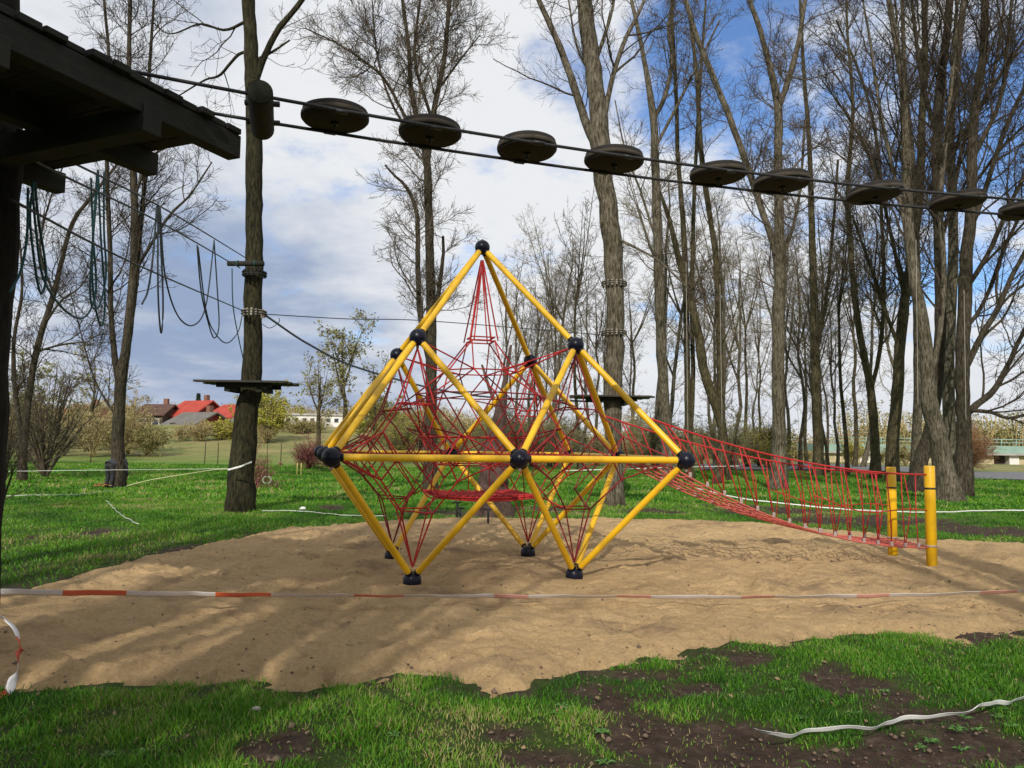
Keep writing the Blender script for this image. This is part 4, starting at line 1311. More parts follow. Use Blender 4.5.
TAPE = tape_mat('red_white_tape', (.80, .14, .045), .62)
TAPE2 = tape_mat('blue_white_tape', (.70, .10, .05), .20)
def sgp(px, py, up=.03):   # point just above the sand/ground at a pixel
    q = onz(px, py)
    inside = sand_sd(np.array([q[0]]), np.array([q[1]]))[0] < -.02
    z = (.4 * sand_h(q[0], q[1]) if inside else gz(q[0], q[1])) + up
    return onz(px, py, z)
front = [onz(-160, 590, .42), onz(0, 592, .36), onz(110, 593, .30)] + [sgp(x, y, u) for x, y, u in ((220, 594.5, .20), (350, 595.5, .16), (420, 596, .15), (480, 596, .15), (550, 596.5, .14), (620, 596.5, .14), (690, 597, .14), (760, 597, .14), (850, 596, .15), (930, 594.5, .16))] + [onz(1024, 590.5, .26), onz(1160, 583, .38)]
ribbon(front, .066, TAPE, 'barrier_tape', 'red and white barrier tape stretched across the front of the sand', twist=[1.2, 1.1, .9, .85, .55, .5, .8, .5, .75, .5, .8, .55, .8, .8], n=420, off=.40, wob=.004)
ribbon([onz(-40, 606, .55), onz(-2, 614, .5), onz(9, 622, .45), onz(17, 640, .36), onz(20, 655, .27), onz(15, 674, .13), onz(6, 692, .03), onz(-20, 696, .02)], .055, TAPE2, 'barrier_tape', 'loose end of barrier tape curling down at the left edge', twist=[1.2, .8, .4, .9, 1.4, .7, .2], n=120, off=.13, wob=.01)
wp = [(757, 729), (772, 732), (790, 734.5), (815, 732), (840, 728.5), (868, 726), (900, 721), (930, 716), (960, 711), (990, 705), (1024, 697), (1090, 680)]
ribbon([sgp(x, y, .07 + .03 * math.sin(k * 1.7)) for k, (x, y) in enumerate(wp)], .042, M['white_tape'], 'barrier_tape', 'crumpled white tape lying over bare earth at the lower right', twist=[.5, 1.0, .7, 1.2, .6, 1.1, .8, 1.2, .7], n=160, wob=.012)
def thin_tape(pts, w, m, label, **k):
    return ribbon(pts, w, m, 'barrier_tape', label, twist=[1.3, 1.45, 1.2, 1.4], n=90, wob=.01, **k)
thin_tape([atY(-30, 472, 24), atY(60, 470.5, 25), atY(200, 469, 26.5), atY(245, 468, 27)], .014, M['white_tape'], 'thin pale tape strung level across the lawn behind the person')
thin_tape([atY(126, 486, 25.6), atY(150, 480, 24.5), atY(180, 475, 22.5), atY(212, 470, 20), atY(231, 469, 18)], .02, M['yellow_tape'], 'pale yellow tape slanting from the forked tree to the mossy tree')
thin_tape([atY(228, 470, 17.75), atY(242, 466, 17.7), atY(252, 462, 17.9)], .045, M['white_tape'], 'white tape wound round the foot of the mossy tree')
thin_tape([atY(-20, 497, 19), atY(30, 495, 19), atY(80, 494, 20), atY(116, 490, 24)], .014, M['white_tape'], 'faint white tape low over the grass at the left edge')
thin_tape([sgp(106, 500, .25), sgp(118, 512, .18), sgp(127, 518, .12), sgp(138, 524, .06)], .014, M['white_tape'], 'short white tape end lying in the grass left of the mossy tree')
thin_tape([atY(696, 488, 19.5), atY(740, 498, 18.6), atY(790, 504, 18.2), atY(835, 508.5, 17.9), atY(890, 511.5, 17.6), atY(940, 512, 17.4), atY(985, 510.5, 17.2), atY(1030, 510, 17), atY(1100, 506, 16.5)], .028, M['white_tape'], 'long white tape behind the rope bridge and yellow posts')
thin_tape([sgp(262, 510.5, .06), sgp(300, 511, .05), sgp(345, 515, .05), sgp(385, 516, .05)], .014, M['white_tape'], 'white tape lying in grass between the mossy tree and the pyramid')
thin_tape([atY(560, 471, 30), atY(620, 469, 31), atY(690, 467, 33), atY(740, 466, 35)], .034, M['white_tape'], 'pale tape across the lawn behind the pyramid and bridge')

# ------------------------------------------------------------------ shrubs, far trees
def shrub(label, px, py, w_px, h_px, seed, twig='twig_beige', leaf=None, nl_=0, Y=None, group=None, name='shrub', cat='shrub', dens=1.0, nst=16, upw=.06, leaf_s=.07, zbase=None, spread=1.0, levels=3):
    rng = np.random.default_rng(seed); nl = int(nl_ * 2.6); leaf_s *= .8
    Y = Y or onz(px, py)[1]
    c = atY(px, py, Y); zb = gz(c[0], c[1])
    root = empty(name, (c[0], c[1], zb), label, cat, group)
    w = w_px * Y / F / 2; h = max(.3, atY(px, py - h_px, Y)[2] - zb)
    st = []
    for k in range(nst):
        a = rng.uniform(0, 2 * PI); q = rng.uniform(.1, 1) ** .7 * w * spread; hh = h * rng.uniform(.6, 1.0) * (1 - .35 * (q / max(w, .01)) ** 2)
        z = np.linspace(0, 1, 6)
        st.append(np.stack([np.cos(a) * q * (z ** 1.0), np.sin(a) * q * z, -.08 + (hh + .08) * z ** .85, (.022 + .012 * rng.random()) * (1 - .8 * z) * max(.6, min(2.2, h / 2.5))], 1))
    mb = MB()
    for s in st: mb.line(smooth_line(s, 8)[:, :3], np.interp(np.linspace(0, 1, 8), np.linspace(0, 1, 6), s[:, 3]), 5)
    mb.build('stem', M[twig], root)
    tw = .0045 * max(1.0, Y / 22)
    sc_ = max(.5, h / 3)
    crown_mesh('crown', [np.array(s) for s in st], seed + 7, dens=dens / sc_, L=(.25 * h, .6 * h), t0=.12, twig_r=tw, m=M[twig], parent=root, leaves=nl, leaf_m=M[leaf] if leaf else None, leaf_s=leaf_s, up=upw, ang=(.35, .9), cap=5200, levels=levels)
    return root


# named shrubs in the left half
shrub('brown bare thicket at the left edge behind the leaning tree', 45, 482, 95, 135, 401, 'twig', 'leaf_tan', 500, Y=33, dens=1.3, nst=22, leaf_s=.05)
shrub('olive green bushy tree behind the thicket at the left edge', 28, 462, 90, 120, 402, 'twig_pale', 'leaf_olive', 2600, Y=50, nst=20, leaf_s=.10)
shrub('dark bare bush cut off by the left edge', 0, 513, 30, 115, 403, 'twig_dark', None, 0, Y=17.5, nst=14, dens=1.0)
shrub('beige dry bush left of the forked tree', 92, 457, 60, 55, 404, 'twig_beige', 'leaf_tan', 1500, Y=62, nst=18, leaf_s=.11)
shrub('tall beige bush directly behind the forked tree', 128, 457, 50, 70, 405, 'twig_beige', 'leaf_tan', 1800, Y=66, nst=18, leaf_s=.11)
shrub('rounded straw yellow bush right of the forked tree', 147, 456, 42, 28, 406, 'twig_beige', 'leaf_olive', 1800, Y=64, nst=20, leaf_s=.11)
shrub('small straw bush in front of the grey roofed house', 192, 446, 40, 22, 407, 'twig_beige', 'leaf_tan', 900, Y=80, nst=14, leaf_s=.12)
shrub('yellow green bush left of the mossy tree trunk', 224, 448, 30, 25, 408, 'twig_beige', 'leaf_yellow', 1600, Y=82, nst=16, leaf_s=.14)
shrub('bright yellow green willow right of the mossy tree trunk', 268, 448, 52, 66, 409, 'twig_beige', 'leaf_yellow', 4200, Y=80, nst=26, leaf_s=.15, name='willow_tree', cat='tree', upw=-.04)
shrub('low olive bush beneath the white block', 300, 444, 55, 22, 410, 'twig_beige', 'leaf_olive', 1200, Y=92, nst=14, leaf_s=.13)
shrub('round yellow green willow behind the left tubes of the pyramid', 382, 447, 60, 52, 411, 'twig_beige', 'leaf_yellow', 3600, Y=84, nst=24, leaf_s=.15, name='willow_tree', cat='tree', upw=-.03)
shrub('small dark red bush on the lawn left of the pyramid', 308, 469, 26, 22, 412, 'twig_red', 'leaf_pink', 500, Y=46, nst=22, leaf_s=.05)
shrub('small pink flowering shrub beside the mossy tree', 257, 485, 10, 20, 413, 'twig_red', 'leaf_pink', 380, Y=27, nst=12, leaf_s=.04)
shrub('rusty brown bare bush by the road at the right', 968, 470, 58, 40, 414, 'twig_rust', None, 0, Y=60, nst=46, dens=2.4)
shrub('small yellow green bush at the foot of the distant wall', 852, 463, 30, 20, 415, 'twig_beige', 'leaf_yellow', 900, Y=80, nst=14, leaf_s=.12)
shrub('olive bush below the wall right of the small slim tree', 905, 464, 36, 20, 416, 'twig_beige', 'leaf_olive', 900, Y=78, nst=14, leaf_s=.12)
# trees with budding crowns at left centre
def bud_tree(label, px, py, top, Y, seed, r, leaf='leaf_olive', nl=900, **k):
    c = atY(px, py, Y); zb = gz(c[0], c[1]); h = atY(px, top, Y)[2] - zb
    return world_tree(label, (c[0], c[1]), h, r, seed, bark='bark_olive', twig='twig_pale', leaves=nl, leaf_m=M[leaf], leaf_s=.17, twig_r=.016, name='budding_tree', ct=.22, L=(1.4, 4.2), **k)
bud_tree('tall budding tree with olive clumps left of the pyramid', 343, 447, 328, 74, 421, .26, nl=1500, forks=5, dens=.8)
bud_tree('low spreading bare tree in front of the long white block', 316, 447, 372, 70, 422, .22, forks=5, dens=.8, nl=500)
bud_tree('slim budding tree close behind the left pyramid tubes', 372, 447, 365, 78, 423, .18, nl=700, forks=3, dens=.8)
bud_tree('thin pale tree left of the dark forked tree', 88, 456, 360, 68, 424, .18, nl=350, forks=3, dens=.8)

# wood edge behind the playground
protos = []
for k in range(5):
    protos.append(dict(seed=500 + k, h=[17, 19, 15, 18, 20][k], r=[.14, .17, .12, .15, .18][k], lean=[(.02, 0), (-.05, .02), (.06, 0), (0, 0), (.10, .03)][k]))
r = np.random.default_rng(44)
spots = []
for k in range(38):
    px = r.uniform(478, 830) if k < 33 else r.uniform(830, 905)
    spots.append((px, r.uniform(46, 84)))
made = {}
GW = 'slender bare trees of the wood behind the playground'
LW = 'slender bare tree in the crowded wood far behind the playground'
for k, (px, Yd) in enumerate(spots):
    p = atY(px, 450, Yd); i = k % 5
    if i not in made:
        pr = protos[i]
        made[i] = world_tree(LW, (p[0], p[1]), pr['h'], pr['r'], pr['seed'], bark=['bark_grey', 'bark_olive', 'bark_olive', 'bark_grey', 'bark_grey'][i], twig=['twig', 'twig', 'twig', 'twig_pale', 'twig_pale'][i],
                             group=GW, forks=3, lean=pr['lean'], dens=.95, L=(1.3, 4.2), twig_r=.0105, ct=.2, cap=9000)
        o = made[i]
    else:
        o = copy_tree(made[i])
    o.location = (p[0], p[1], gz(p[0], p[1])); s = r.uniform(.8, 1.15); o.scale = (s, s, s * r.uniform(.9, 1.1)); o.rotation_euler = (0, 0, r.uniform(0, 6.28))
# undergrowth of the wood edge
GU = 'dry undergrowth bushes along the wood edge'
up_ = []
for i, (tw, lf, lab) in enumerate((('twig_beige', 'leaf_tan', 'straw brown undergrowth bush among the trunks of the wood edge'), ('twig_pale', 'leaf_olive', 'olive green undergrowth bush among the trunks of the wood edge'), ('twig', 'leaf_yellow', 'yellow green budding bush among the trunks of the wood edge'))):
    o = shrub(lab, 560 + 60 * i, 452, 52, 46, 600 + i, tw, lf, 4200, Y=60, nst=22, leaf_s=.05, group=GU, dens=1.3)
    up_.append(o)
for k in range(36):
    px = r.uniform(470, 840) if k < 30 else r.uniform(380, 470)
    Yd = r.uniform(52, 88); p = atY(px, 450, Yd)
    o = up_[k % 3] if k < 3 else copy_tree(up_[k % 3])
    o.location = (p[0], p[1], gz(p[0], p[1])); s = r.uniform(.45, 1.0); o.scale = (s * 1.25, s, s); o.rotation_euler = (0, 0, r.uniform(0, 6.28))
GS = 'straw coloured scrub bushes on the slope at the left'
for k in range(34):
    px = r.uniform(-30, 130) if k < 24 else r.uniform(150, 470)
    Yd = r.uniform(62, 100); p = atY(px, 450, Yd)
    o = copy_tree(up_[(0, 0, 1, 0, 2)[k % 5]])
    o['label'] = 'straw coloured scrub bush on the far slope below the houses'; o['group'] = GS
    s = r.uniform(.7, 1.1) * (.68 if px < 125 else .62 if px > 255 else .26)
    o.location = (p[0], p[1], gz(p[0], p[1])); o.scale = (s * 1.3, s, s); o.rotation_euler = (0, 0, r.uniform(0, 6.28))
# far green belts that read as one mass
def belt(label, pts, hgt, m_, seed, tw='twig_beige', dens=26, leaf_s=.5):
    rng = np.random.default_rng(seed)
    P = smooth_line(np.array(pts, float), 60)
    mb = MB(); Ls = []
    for p in P:
        for k in range(dens // 6):
            b0 = p[:2] + rng.normal(size=2) * 2.5; zb = gz(b0[0], b0[1]); hh = hgt * rng.uniform(.55, 1.15)
            mb.line([(b0[0], b0[1], zb - .1), (b0[0] + rng.normal() * .4, b0[1], zb + hh * .6), (b0[0] + rng.normal() * .8, b0[1], zb + hh)], [.14, .09, .03], 4)
        c = np.stack([p[0] + rng.normal(size=dens * 5) * 3, p[1] + rng.normal(size=dens * 5) * 2.5, np.zeros(dens * 5)], 1)
        c[:, 2] = ground_z(c[:, 0], c[:, 1]) + hgt * (1 + .3 * math.sin(p[0] * .35)) * np.sqrt(rng.random(dens * 5)) * rng.uniform(.8, 1.1)
        Ls.append(c)
    o = mb.build('far_wood', M[tw]); tag(o, label, 'wood', kind='stuff')
    c = np.vstack(Ls); n = len(c)
    a = rng.normal(size=(n, 3)); a /= np.linalg.norm(a, axis=1, keepdims=True)
    b_ = np.cross(a, rng.normal(size=(n, 3))); b_ /= np.linalg.norm(b_, axis=1, keepdims=True)
    s = leaf_s * rng.uniform(.4, 1.2, (n, 1))
    V = np.stack([c - a * s, c + b_ * s * .6, c + a * s, c - b_ * s * .6], 1).reshape(-1, 3)
    new_obj('leaves', np_mesh('leaves', V, np.arange(n)[:, None] * 4 + np.arange(4)[None], None, False), o, M[m_])
belt('far yellow green wood beyond the bridge at the right', [(60, 135), (95, 140), (135, 145), (180, 150)], 7.5, 'leaf_olive', 71, dens=150, leaf_s=.22)
belt('far straw brown wood behind the trunks in the middle', [(-12, 120), (10, 118), (30, 116), (58, 125)], 3.4, 'leaf_tan', 72, dens=60, leaf_s=.20)
belt('far straw coloured wood edge behind the houses at the left', [(-110, 165), (-80, 165), (-50, 170), (-15, 160)], 4.0, 'leaf_tan', 73, dens=90, leaf_s=.22)

# ------------------------------------------------------------------ houses
def flatmat(name, c, c2=None, rough=.8):
    return mat(name, c, rough, c2 or tuple(v * .8 for v in c), .8, spec=.25)
HM = dict(red=flatmat('red_roof_tile', (.40, .060, .040), (.28, .040, .028)), darkred=flatmat('dark_red_gable', (.16, .02, .02)), grey=flatmat('grey_roof', (.15, .14, .125), (.11, .105, .095)),
          brown=flatmat('brown_roof', (.10, .055, .042)), white=flatmat('white_render', (.70, .68, .64), (.60, .58, .55)), yel=flatmat('yellow_render', (.58, .46, .14)), dark=flatmat('dark_timber', (.06, .045, .035)),
          glass=mat('window_glass', (.03, .035, .045), .12), frame=flatmat('window_frame', (.6, .6, .58)), rust=flatmat('rust_roof', (.25, .07, .045)), brick=flatmat('chimney_brick', (.20, .10, .07)),
          mint=flatmat('mint_paint', (.36, .52, .46)), concrete=flatmat('concrete', (.38, .37, .34), (.28, .27, .25)), beige=flatmat('beige_wall', (.50, .43, .27), (.40, .34, .20)), green=flatmat('green_parapet', (.25, .36, .30), (.20, .30, .25)))


def house(label, px0, px1, y_base, y_eave, y_ridge, Y, roof, wall, gable_right=False, rot=0.0, depth=8.0, wins=3, chim=True, gable_m=None, hip=0.0, cat='house', name='house'):
    c0 = atY(px0, y_base, Y); c1 = atY(px1, y_base, Y); w = c1[0] - c0[0]
    zb = c0[2]; he = atY(px0, y_eave, Y)[2] - zb; hr = atY(px0, y_ridge, Y)[2] - zb
    gx_, gy_ = (c0[0] + c1[0]) / 2, Y + depth / 2
    zg = min(gz(gx_, gy_), gz(c0[0], Y), gz(c1[0], Y), zb)
    root = empty(name, (gx_, gy_, zb), label, cat, 'houses beyond the park' if cat == 'house' else None)
    root.rotation_euler = (0, 0, rot)
    hw, hd = w / 2 - .35, depth / 2 - .35
    mb = MB(); mb.box((0, 0, (he - (zb - zg) - .3) / 2 - 0), (2 * hw, 2 * hd, he + (zb - zg) + .3))
    if gable_right == 'front':
        for s in (-1, 1): mb.prism([(-hw, s * hd, he), (hw, s * hd, he), (0, s * hd, hr - .15)], (0, -s * .2, 0))
    mb.build('wall', HM[wall], root, False)
    ov = .45
    if gable_right == 'front':   # ridge runs away from the viewer, gable faces us
        for s in (-1, 1):
            MB().prism([(0, -hd - ov, hr), (s * (hw + ov), -hd - ov, he - .25), (s * (hw + ov), -hd - ov, he - .05), (0, -hd - ov, hr + .22)], (0, 2 * hd + 2 * ov, 0)).build('roof', HM[roof], root, False)
    else:
        for s in (-1, 1):
            MB().prism([(-hw - ov, 0, hr), (-hw - ov, s * (hd + ov), he - .2), (-hw - ov, s * (hd + ov), he), (-hw - ov, 0, hr + .22)], (2 * hw + 2 * ov, 0, 0)).build('roof', HM[roof], root, False)
        for s in (-1, 1):
            MB().prism([(s * hw, -hd, he), (s * hw, hd, he), (s * hw, 0, hr - .1)], (-s * .2, 0, 0)).build('gable', HM[gable_m or wall], root, False)
    if chim:
        MB().box((w * .12, 1.0 if gable_right != 'front' else 0, hr + .35), (.7, .7, 1.7)).build('chimney', HM['brick'], root, False)
    for k in range(wins):
        x = -hw + (k + .5) * 2 * hw / wins; zz = max(he * .55, he - 1.6)
        f = MB().box((x, -hd - .04, zz), (1.25, .10, 1.25)).build('window', HM['frame'], root, False)
        MB().box((x, -hd - .10, zz), (1.02, .04, 1.02)).build('pane', HM['glass'], f, False)
    d = MB().box((-hw * .35, -hd - .05, 1.05), (1.0, .1, 2.1)).build('door', HM['dark'], root, False)
    return root


def gable_turn(label, px0, px1, y_base, y_eave, y_ridge, Y, roof, wall, gm, frac=.6):
    """ridge parallel to view plane, right gable turned towards us"""
    return house(label, px0, px1, y_base, y_eave, y_ridge, Y, roof, wall, rot=-.42, gable_m=gm, depth=9)


gable_turn('red roofed house with dark red gable behind the grey roof', 167, 206, 431, 416, 400, 128, 'red', 'white', 'darkred')
gable_turn('low grey roofed house with dark red gable in front of the red roofs', 164, 210, 437, 425, 412, 112, 'grey', 'white', 'darkred')
gable_turn('bright red roofed white house left of the mossy trunk', 208, 246, 434, 417, 404, 122, 'red', 'white', 'white')
house('dark brown low roofed house behind the forked tree', 132, 163, 432, 414, 404, 126, 'brown', 'dark', wins=2)
house('yellow walled house with rusty gable roof at the left', 66, 90, 434, 418, 406, 120, 'rust', 'yel', gable_right='front', wins=2)
house('rusty roofed cottage seen past the left thicket', 44, 66, 434, 418, 409, 130, 'rust', 'beige', wins=2)
# long white block
def block(label, px0, px1, y0, y1, Y, wall, floors, cols, depth=10):
    c0 = atY(px0, y0, Y); c1 = atY(px1, y0, Y); w = c1[0] - c0[0]; zb = c0[2]; h = atY(px0, y1, Y)[2] - zb
    zg = min(gz(c0[0], Y), gz(c1[0], Y), zb)
    root = empty('long_building', ((c0[0] + c1[0]) / 2, Y + depth / 2, zb), label, 'building')
    MB().box((0, 0, (h - (zb - zg) - .5) / 2), (w, depth, h + zb - zg + .5)).build('wall', HM[wall], root, False)
    MB().box((0, 0, h + .16), (w + .6, depth + .6, .32)).build('roof', HM['concrete'], root, False)
    for i in range(floors):
        for k in range(cols):
            x = -w / 2 + (k + .5) * w / cols; z = h * (i + .55) / floors
            f = MB().box((x, -depth / 2 - .04, z), (w / cols * .55, .10, h / floors * .42)).build('window', HM['frame'], root, False)
            MB().box((x, -depth / 2 - .10, z), (w / cols * .48, .04, h / floors * .35)).build('pane', HM['glass'], f, False)
    return root
block('long white flat roofed building left of the pyramid', 284, 356, 436, 415, 138, 'white', 2, 9)
block('white building glimpsed between the pyramid tubes', 470, 500, 440, 424, 120, 'white', 1, 4)
# fir by the red roof
p = atY(197, 430, 140); zb = gz(p[0], p[1])
root = empty('fir_tree', (p[0], p[1], zb), 'dark pointed fir behind the red roofed house', 'tree')
hh = atY(197, 394, 140)[2] - zb
MB().line([(0, 0, -.1), (0, 0, hh * .5), (0, 0, hh)], [.2, .12, .03], 6).build('trunk', M['bark_dark'], root)
rng = np.random.default_rng(3); n = 2600
z = rng.uniform(.12, 1, n); a = rng.uniform(0, 2 * PI, n); rad = (1 - z) * hh * .26 * np.sqrt(rng.random(n)) * (.7 + .3 * np.sin(z * 60))
c = np.stack([np.cos(a) * rad, np.sin(a) * rad, z * hh - rad * .3], 1)
ax_ = np.stack([np.cos(a), np.sin(a), np.full(n, -.4)], 1) * .45; b_ = np.stack([-np.sin(a), np.cos(a), np.zeros(n)], 1) * .14
new_obj('crown', np_mesh('crown', np.stack([c - ax_, c + b_, c + ax_, c - b_], 1).reshape(-1, 3), np.arange(n)[:, None] * 4 + np.arange(4)[None], None, False), root, M['leaf_dark'])

# ------------------------------------------------------------------ road and road bridge at the right
RN_ = ROADN; RF_ = np.array([onz(x, y)[:2] for x, y in ((700, 464.5), (825, 464.5), (900, 467), (967, 472), (1024, 473), (1200, 476))])
rm, nt, b = nodes_of('asphalt'); tc = nt.nodes.new('ShaderNodeTexCoord')
nt.links.new(ramp(nt, noise(nt, tc.outputs['Object'], 3, 8), [(.3, (.10, .10, .105)), (.7, (.16, .16, .165))]), b.inputs['Base Color']); b.inputs['Roughness'].default_value = .85
A_ = smooth_line(RN_, 40); B_ = smooth_line(RF_, 40)
V = np.concatenate([np.concatenate([A_, np.full((40, 1), .075)], 1), np.concatenate([B_, np.full((40, 1), .075)], 1)])
q = np.array([(i, i + 1, 41 + i, 40 + i) for i in range(39)])
tag(new_obj('road', np_mesh('road', V, q, None, False), None, rm), kind='structure')
x0, x1 = atY(812, 450, 96)[0], atY(1200, 450, 96)[0]
root = empty('road_bridge', ((x0 + x1) / 2, 98, 0), 'long low road bridge with pale green parapet at the right', 'bridge')
w = x1 - x0
zt = atY(900, 444.5, 96)[2]; zm = atY(900, 452, 96)[2]
MB().box((0, 0, (zt + zm) / 2), (w, 6, zt - zm)).build('parapet', HM['green'], root, False)
MB().box((0, -3.2, zm - .12), (w, .5, .22)).build('ledge', HM['concrete'], root, False)
for s in (0, 1):
    MB().line([(-w / 2, -2.6, zt + .38 + s * .38), (w / 2, -2.6, zt + .38 + s * .38)], .06, 6).build('rail', HM['green'], root)
for k in range(26):
    xx = -w / 2 + (k + .5) * w / 26
    MB().line([(xx, -2.6, zt - .1), (xx, -2.6, zt + .8)], .06, 6).build('rail_post', HM['green'], root)
def bx_(pxa, pxb, m, nm, zlo=-.3, zhi=None, yy=-2.4, th=1.0):
    xa, xb = atY(pxa, 450, 96)[0] - root.location[0], atY(pxb, 450, 96)[0] - root.location[0]
    MB().box(((xa + xb) / 2, yy, (zlo + (zhi or zm - .26)) / 2), (xb - xa, th, (zhi or zm - .26) - zlo)).build(nm, HM[m], root, False)
bx_(812, 856, 'beige', 'abutment'); bx_(856.5, 867, 'white', 'pier'); bx_(868, 880, 'dark', 'culvert_shade', yy=-1.5); bx_(880.5, 925, 'beige', 'abutment'); bx_(925.5, 990, 'beige', 'abutment', yy=-2.2)  # culvert gaps are solid dark blocks, inner shade put in as colour
bx_(990.5, 1004, 'dark', 'culvert_shade', yy=-1.5); bx_(1004.5, 1014, 'white', 'pier'); bx_(1014.5, 1200, 'beige', 'abutment', yy=-2.2)

# ------------------------------------------------------------------ person bending behind the forked tree
def skin_mesh(name, verts, edges_, radii, m, parent, sub=2):
    me = bpy.data.meshes.new(name); me.from_pydata([tuple(v) for v in verts], edges_, [])
    o = new_obj(name, me, parent, m)
    mod = o.modifiers.new('skin', 'SKIN'); mod.use_smooth_shade = True
    for i, r_ in enumerate(radii): me.skin_vertices[0].data[i].radius = (r_, r_) if not isinstance(r_, tuple) else r_
    me.skin_vertices[0].data[0].use_root = True
    s = o.modifiers.new('sub', 'SUBSURF'); s.levels = sub; s.render_levels = sub
    return o


p = onz(107.5, 488.5); p = np.array([p[0], p[1] + .10, 0]); zb = gz(p[0], p[1])
pr = empty('person', (p[0], p[1], zb), 'person in dark clothes bending over, half hidden behind a tree trunk', 'person')
pr.rotation_euler = (0, 0, 1.25)
skin = mat('skin', (.45, .26, .19), .55); cloth = mat('charcoal_jacket', (.030, .030, .042), .85, (.045, .045, .06), 8); trs = mat('black_trousers', (.014, .014, .018), .85); hair = mat('dark_hair', (.02, .014, .01), .6)
# joints: pelvis, spine, chest, neck, head, legs, arms   (x to the right, bent forward)
V = [(0, 0, .76), (.13, 0, .88), (.34, 0, .90), (.45, 0, .82), (.53, 0, .73), (.57, 0, .66),
     (-.02, -.10, .74), (.03, -.11, .42), (-.05, -.11, .08), (.10, -.12, .03),
     (-.02, .10, .74), (.05, .11, .42), (-.02, .11, .08), (.13, .12, .03),
     (.40, -.19, .90), (.47, -.21, .60), (.55, -.18, .34), (.58, -.17, .25), (.40, .19, .90), (.46, .21, .60), (.52, .18, .34), (.55, .17, .25)]
Ed = [(0, 1), (1, 2), (2, 3), (3, 4), (4, 5), (0, 6), (6, 7), (7, 8), (8, 9), (0, 10), (10, 11), (11, 12), (12, 13), (2, 14), (14, 15), (15, 16), (16, 17), (2, 18), (18, 19), (19, 20), (20, 21)]
Rr = [.13, .13, .14, .055, .095, .07, .085, .06, .042, .035, .085, .06, .042, .035, .06, .043, .032, .03, .06, .043, .032, .03]
skin_mesh('body', V, Ed, [v * (.75 if i in (0, 1, 2, 6, 7, 10, 11, 14, 15, 18, 19) else 1) for i, v in enumerate(Rr)], skin, pr)
ji = [1, 0, 2, 14, 15, 16, 18, 19, 20]
mp_ = {v: i for i, v in enumerate(ji)}
skin_mesh('jacket', [V[i] for i in ji], [(mp_[a], mp_[b]) for a, b in Ed if a in mp_ and b in mp_], [(.12 if i == 0 else Rr[i] * 1.35 + .02) for i in ji], cloth, pr)
ti = [0, 6, 7, 8, 10, 11, 12]; mp_ = {v: i for i, v in enumerate(ti)}
skin_mesh('trousers', [V[i] for i in ti], [(mp_[a], mp_[b]) for a, b in Ed if a in mp_ and b in mp_], [(.10 if i == 0 else Rr[i] * 1.15 + .012) for i in ti], trs, pr)
for s in (-1, 1):
    sh = MB().sphere((0, 0, 0), .075, 12, 8).build('shoe', trs, pr); sh.scale = (1.8, .75, .75); sh.location = ((.03, -.115, .05) if s < 0 else (.06, .115, .05))
hr = MB().sphere((.62, 0, .77), .112, 14, 10).build('hair', hair, pr); hr.location = (-.012, 0, .018)
# small heap beside the person
mb = MB(); rng = np.random.default_rng(12)
for k in range(90):
    a = rng.uniform(0, 6.28); rr2 = .26 * math.sqrt(rng.random()); hgt = .14 * (1 - (rr2 / .28) ** 2) * rng.random()
    s = rng.uniform(.03, .06)
    mb.add(oct_v * s * np.array([1.3, .9, .4]) @ rotz(rng.uniform(0, 6)).T + np.array([1.6 * rr2 * math.cos(a), rr2 * math.sin(a), .03 + hgt]), T=oct_f)
o = mb.build('leaf_heap', mat('rust_leaf', (.34, .16, .05), .85, (.22, .10, .04), 9), None, False)
q = onz(105, 488); o.location = (q[0], q[1], gz(q[0], q[1])); tag(o, 'small rust coloured heap of dead leaves beside the bending person', 'leaf heap')

# ------------------------------------------------------------------ small things on the lawn
q = atY(267, 480, 20.5)
a = np.linspace(0, 2 * PI, 17)
root = empty('rope_ring', (q[0], q[1], q[2]), 'white ring hanging on a thin line right of the mossy tree', 'ring')
MB().line(np.stack([np.cos(a) * .11, np.zeros(17), np.sin(a) * .095], 1), .016, 7, caps=False).build('ring', M['white_rope'], root)
MB().line([(0, 0, .11), (-.02, 0, .9), (-.1, .0, 2.55)], .006, 5).build('line', M['dark_rope'], root)
for px, py, lab in ((297, 476, 'short pale yellow stake on the lawn left of the red bush'), (301, 476, 'thin yellowish stake nearest the small red bush')):
    q = onz(px, py); o = MB().line([(0, 0, -.1), (0, 0, .55), (.0, 0, .62)], [.03, .03, .02], 8).build('stake', mat('stake_wood', (.45, .38, .12), .8)); o.location = (q[0], q[1], gz(q[0], q[1])); tag(o, lab, 'stake')
q = onz(300, 510); o = MB().line([(0, 0, 0), (.06, .02, .03), (.13, .0, .05)], [.05, .06, .03], 9).build('litter', M['white_tape']); o.location = (q[0], q[1], gz(q[0], q[1])); tag(o, 'small white scrap on the grass left of the pyramid', 'litter')
q = onz(256, 717)
mb = MB(); mb.sphere((0, 0, .012), .028, 8, 6, .5); o = mb.build('pale_stone', mat('pale_stone', (.42, .40, .34), .9, (.25, .23, .18), 30)); o.location = (q[0], q[1], gz(q[0], q[1]) + .02); tag(o, 'pale crumb of stone in the front grass', 'stone')
# thin fence pickets far on the lawn
for k, px in enumerate((91, 205, 218, 281, 331, 348)):
    q = atY(px, 456 if k != 5 else 455, 52); zb = gz(q[0], q[1])
    o = MB().line([(0, 0, -.1), (0, 0, 1.5)], .028, 6).build('fence_stake', M['bark_dark']); o.location = (q[0], q[1], zb)
    tag(o, 'thin dark stake standing far across the lawn', 'stake', 'thin stakes far across the lawn')

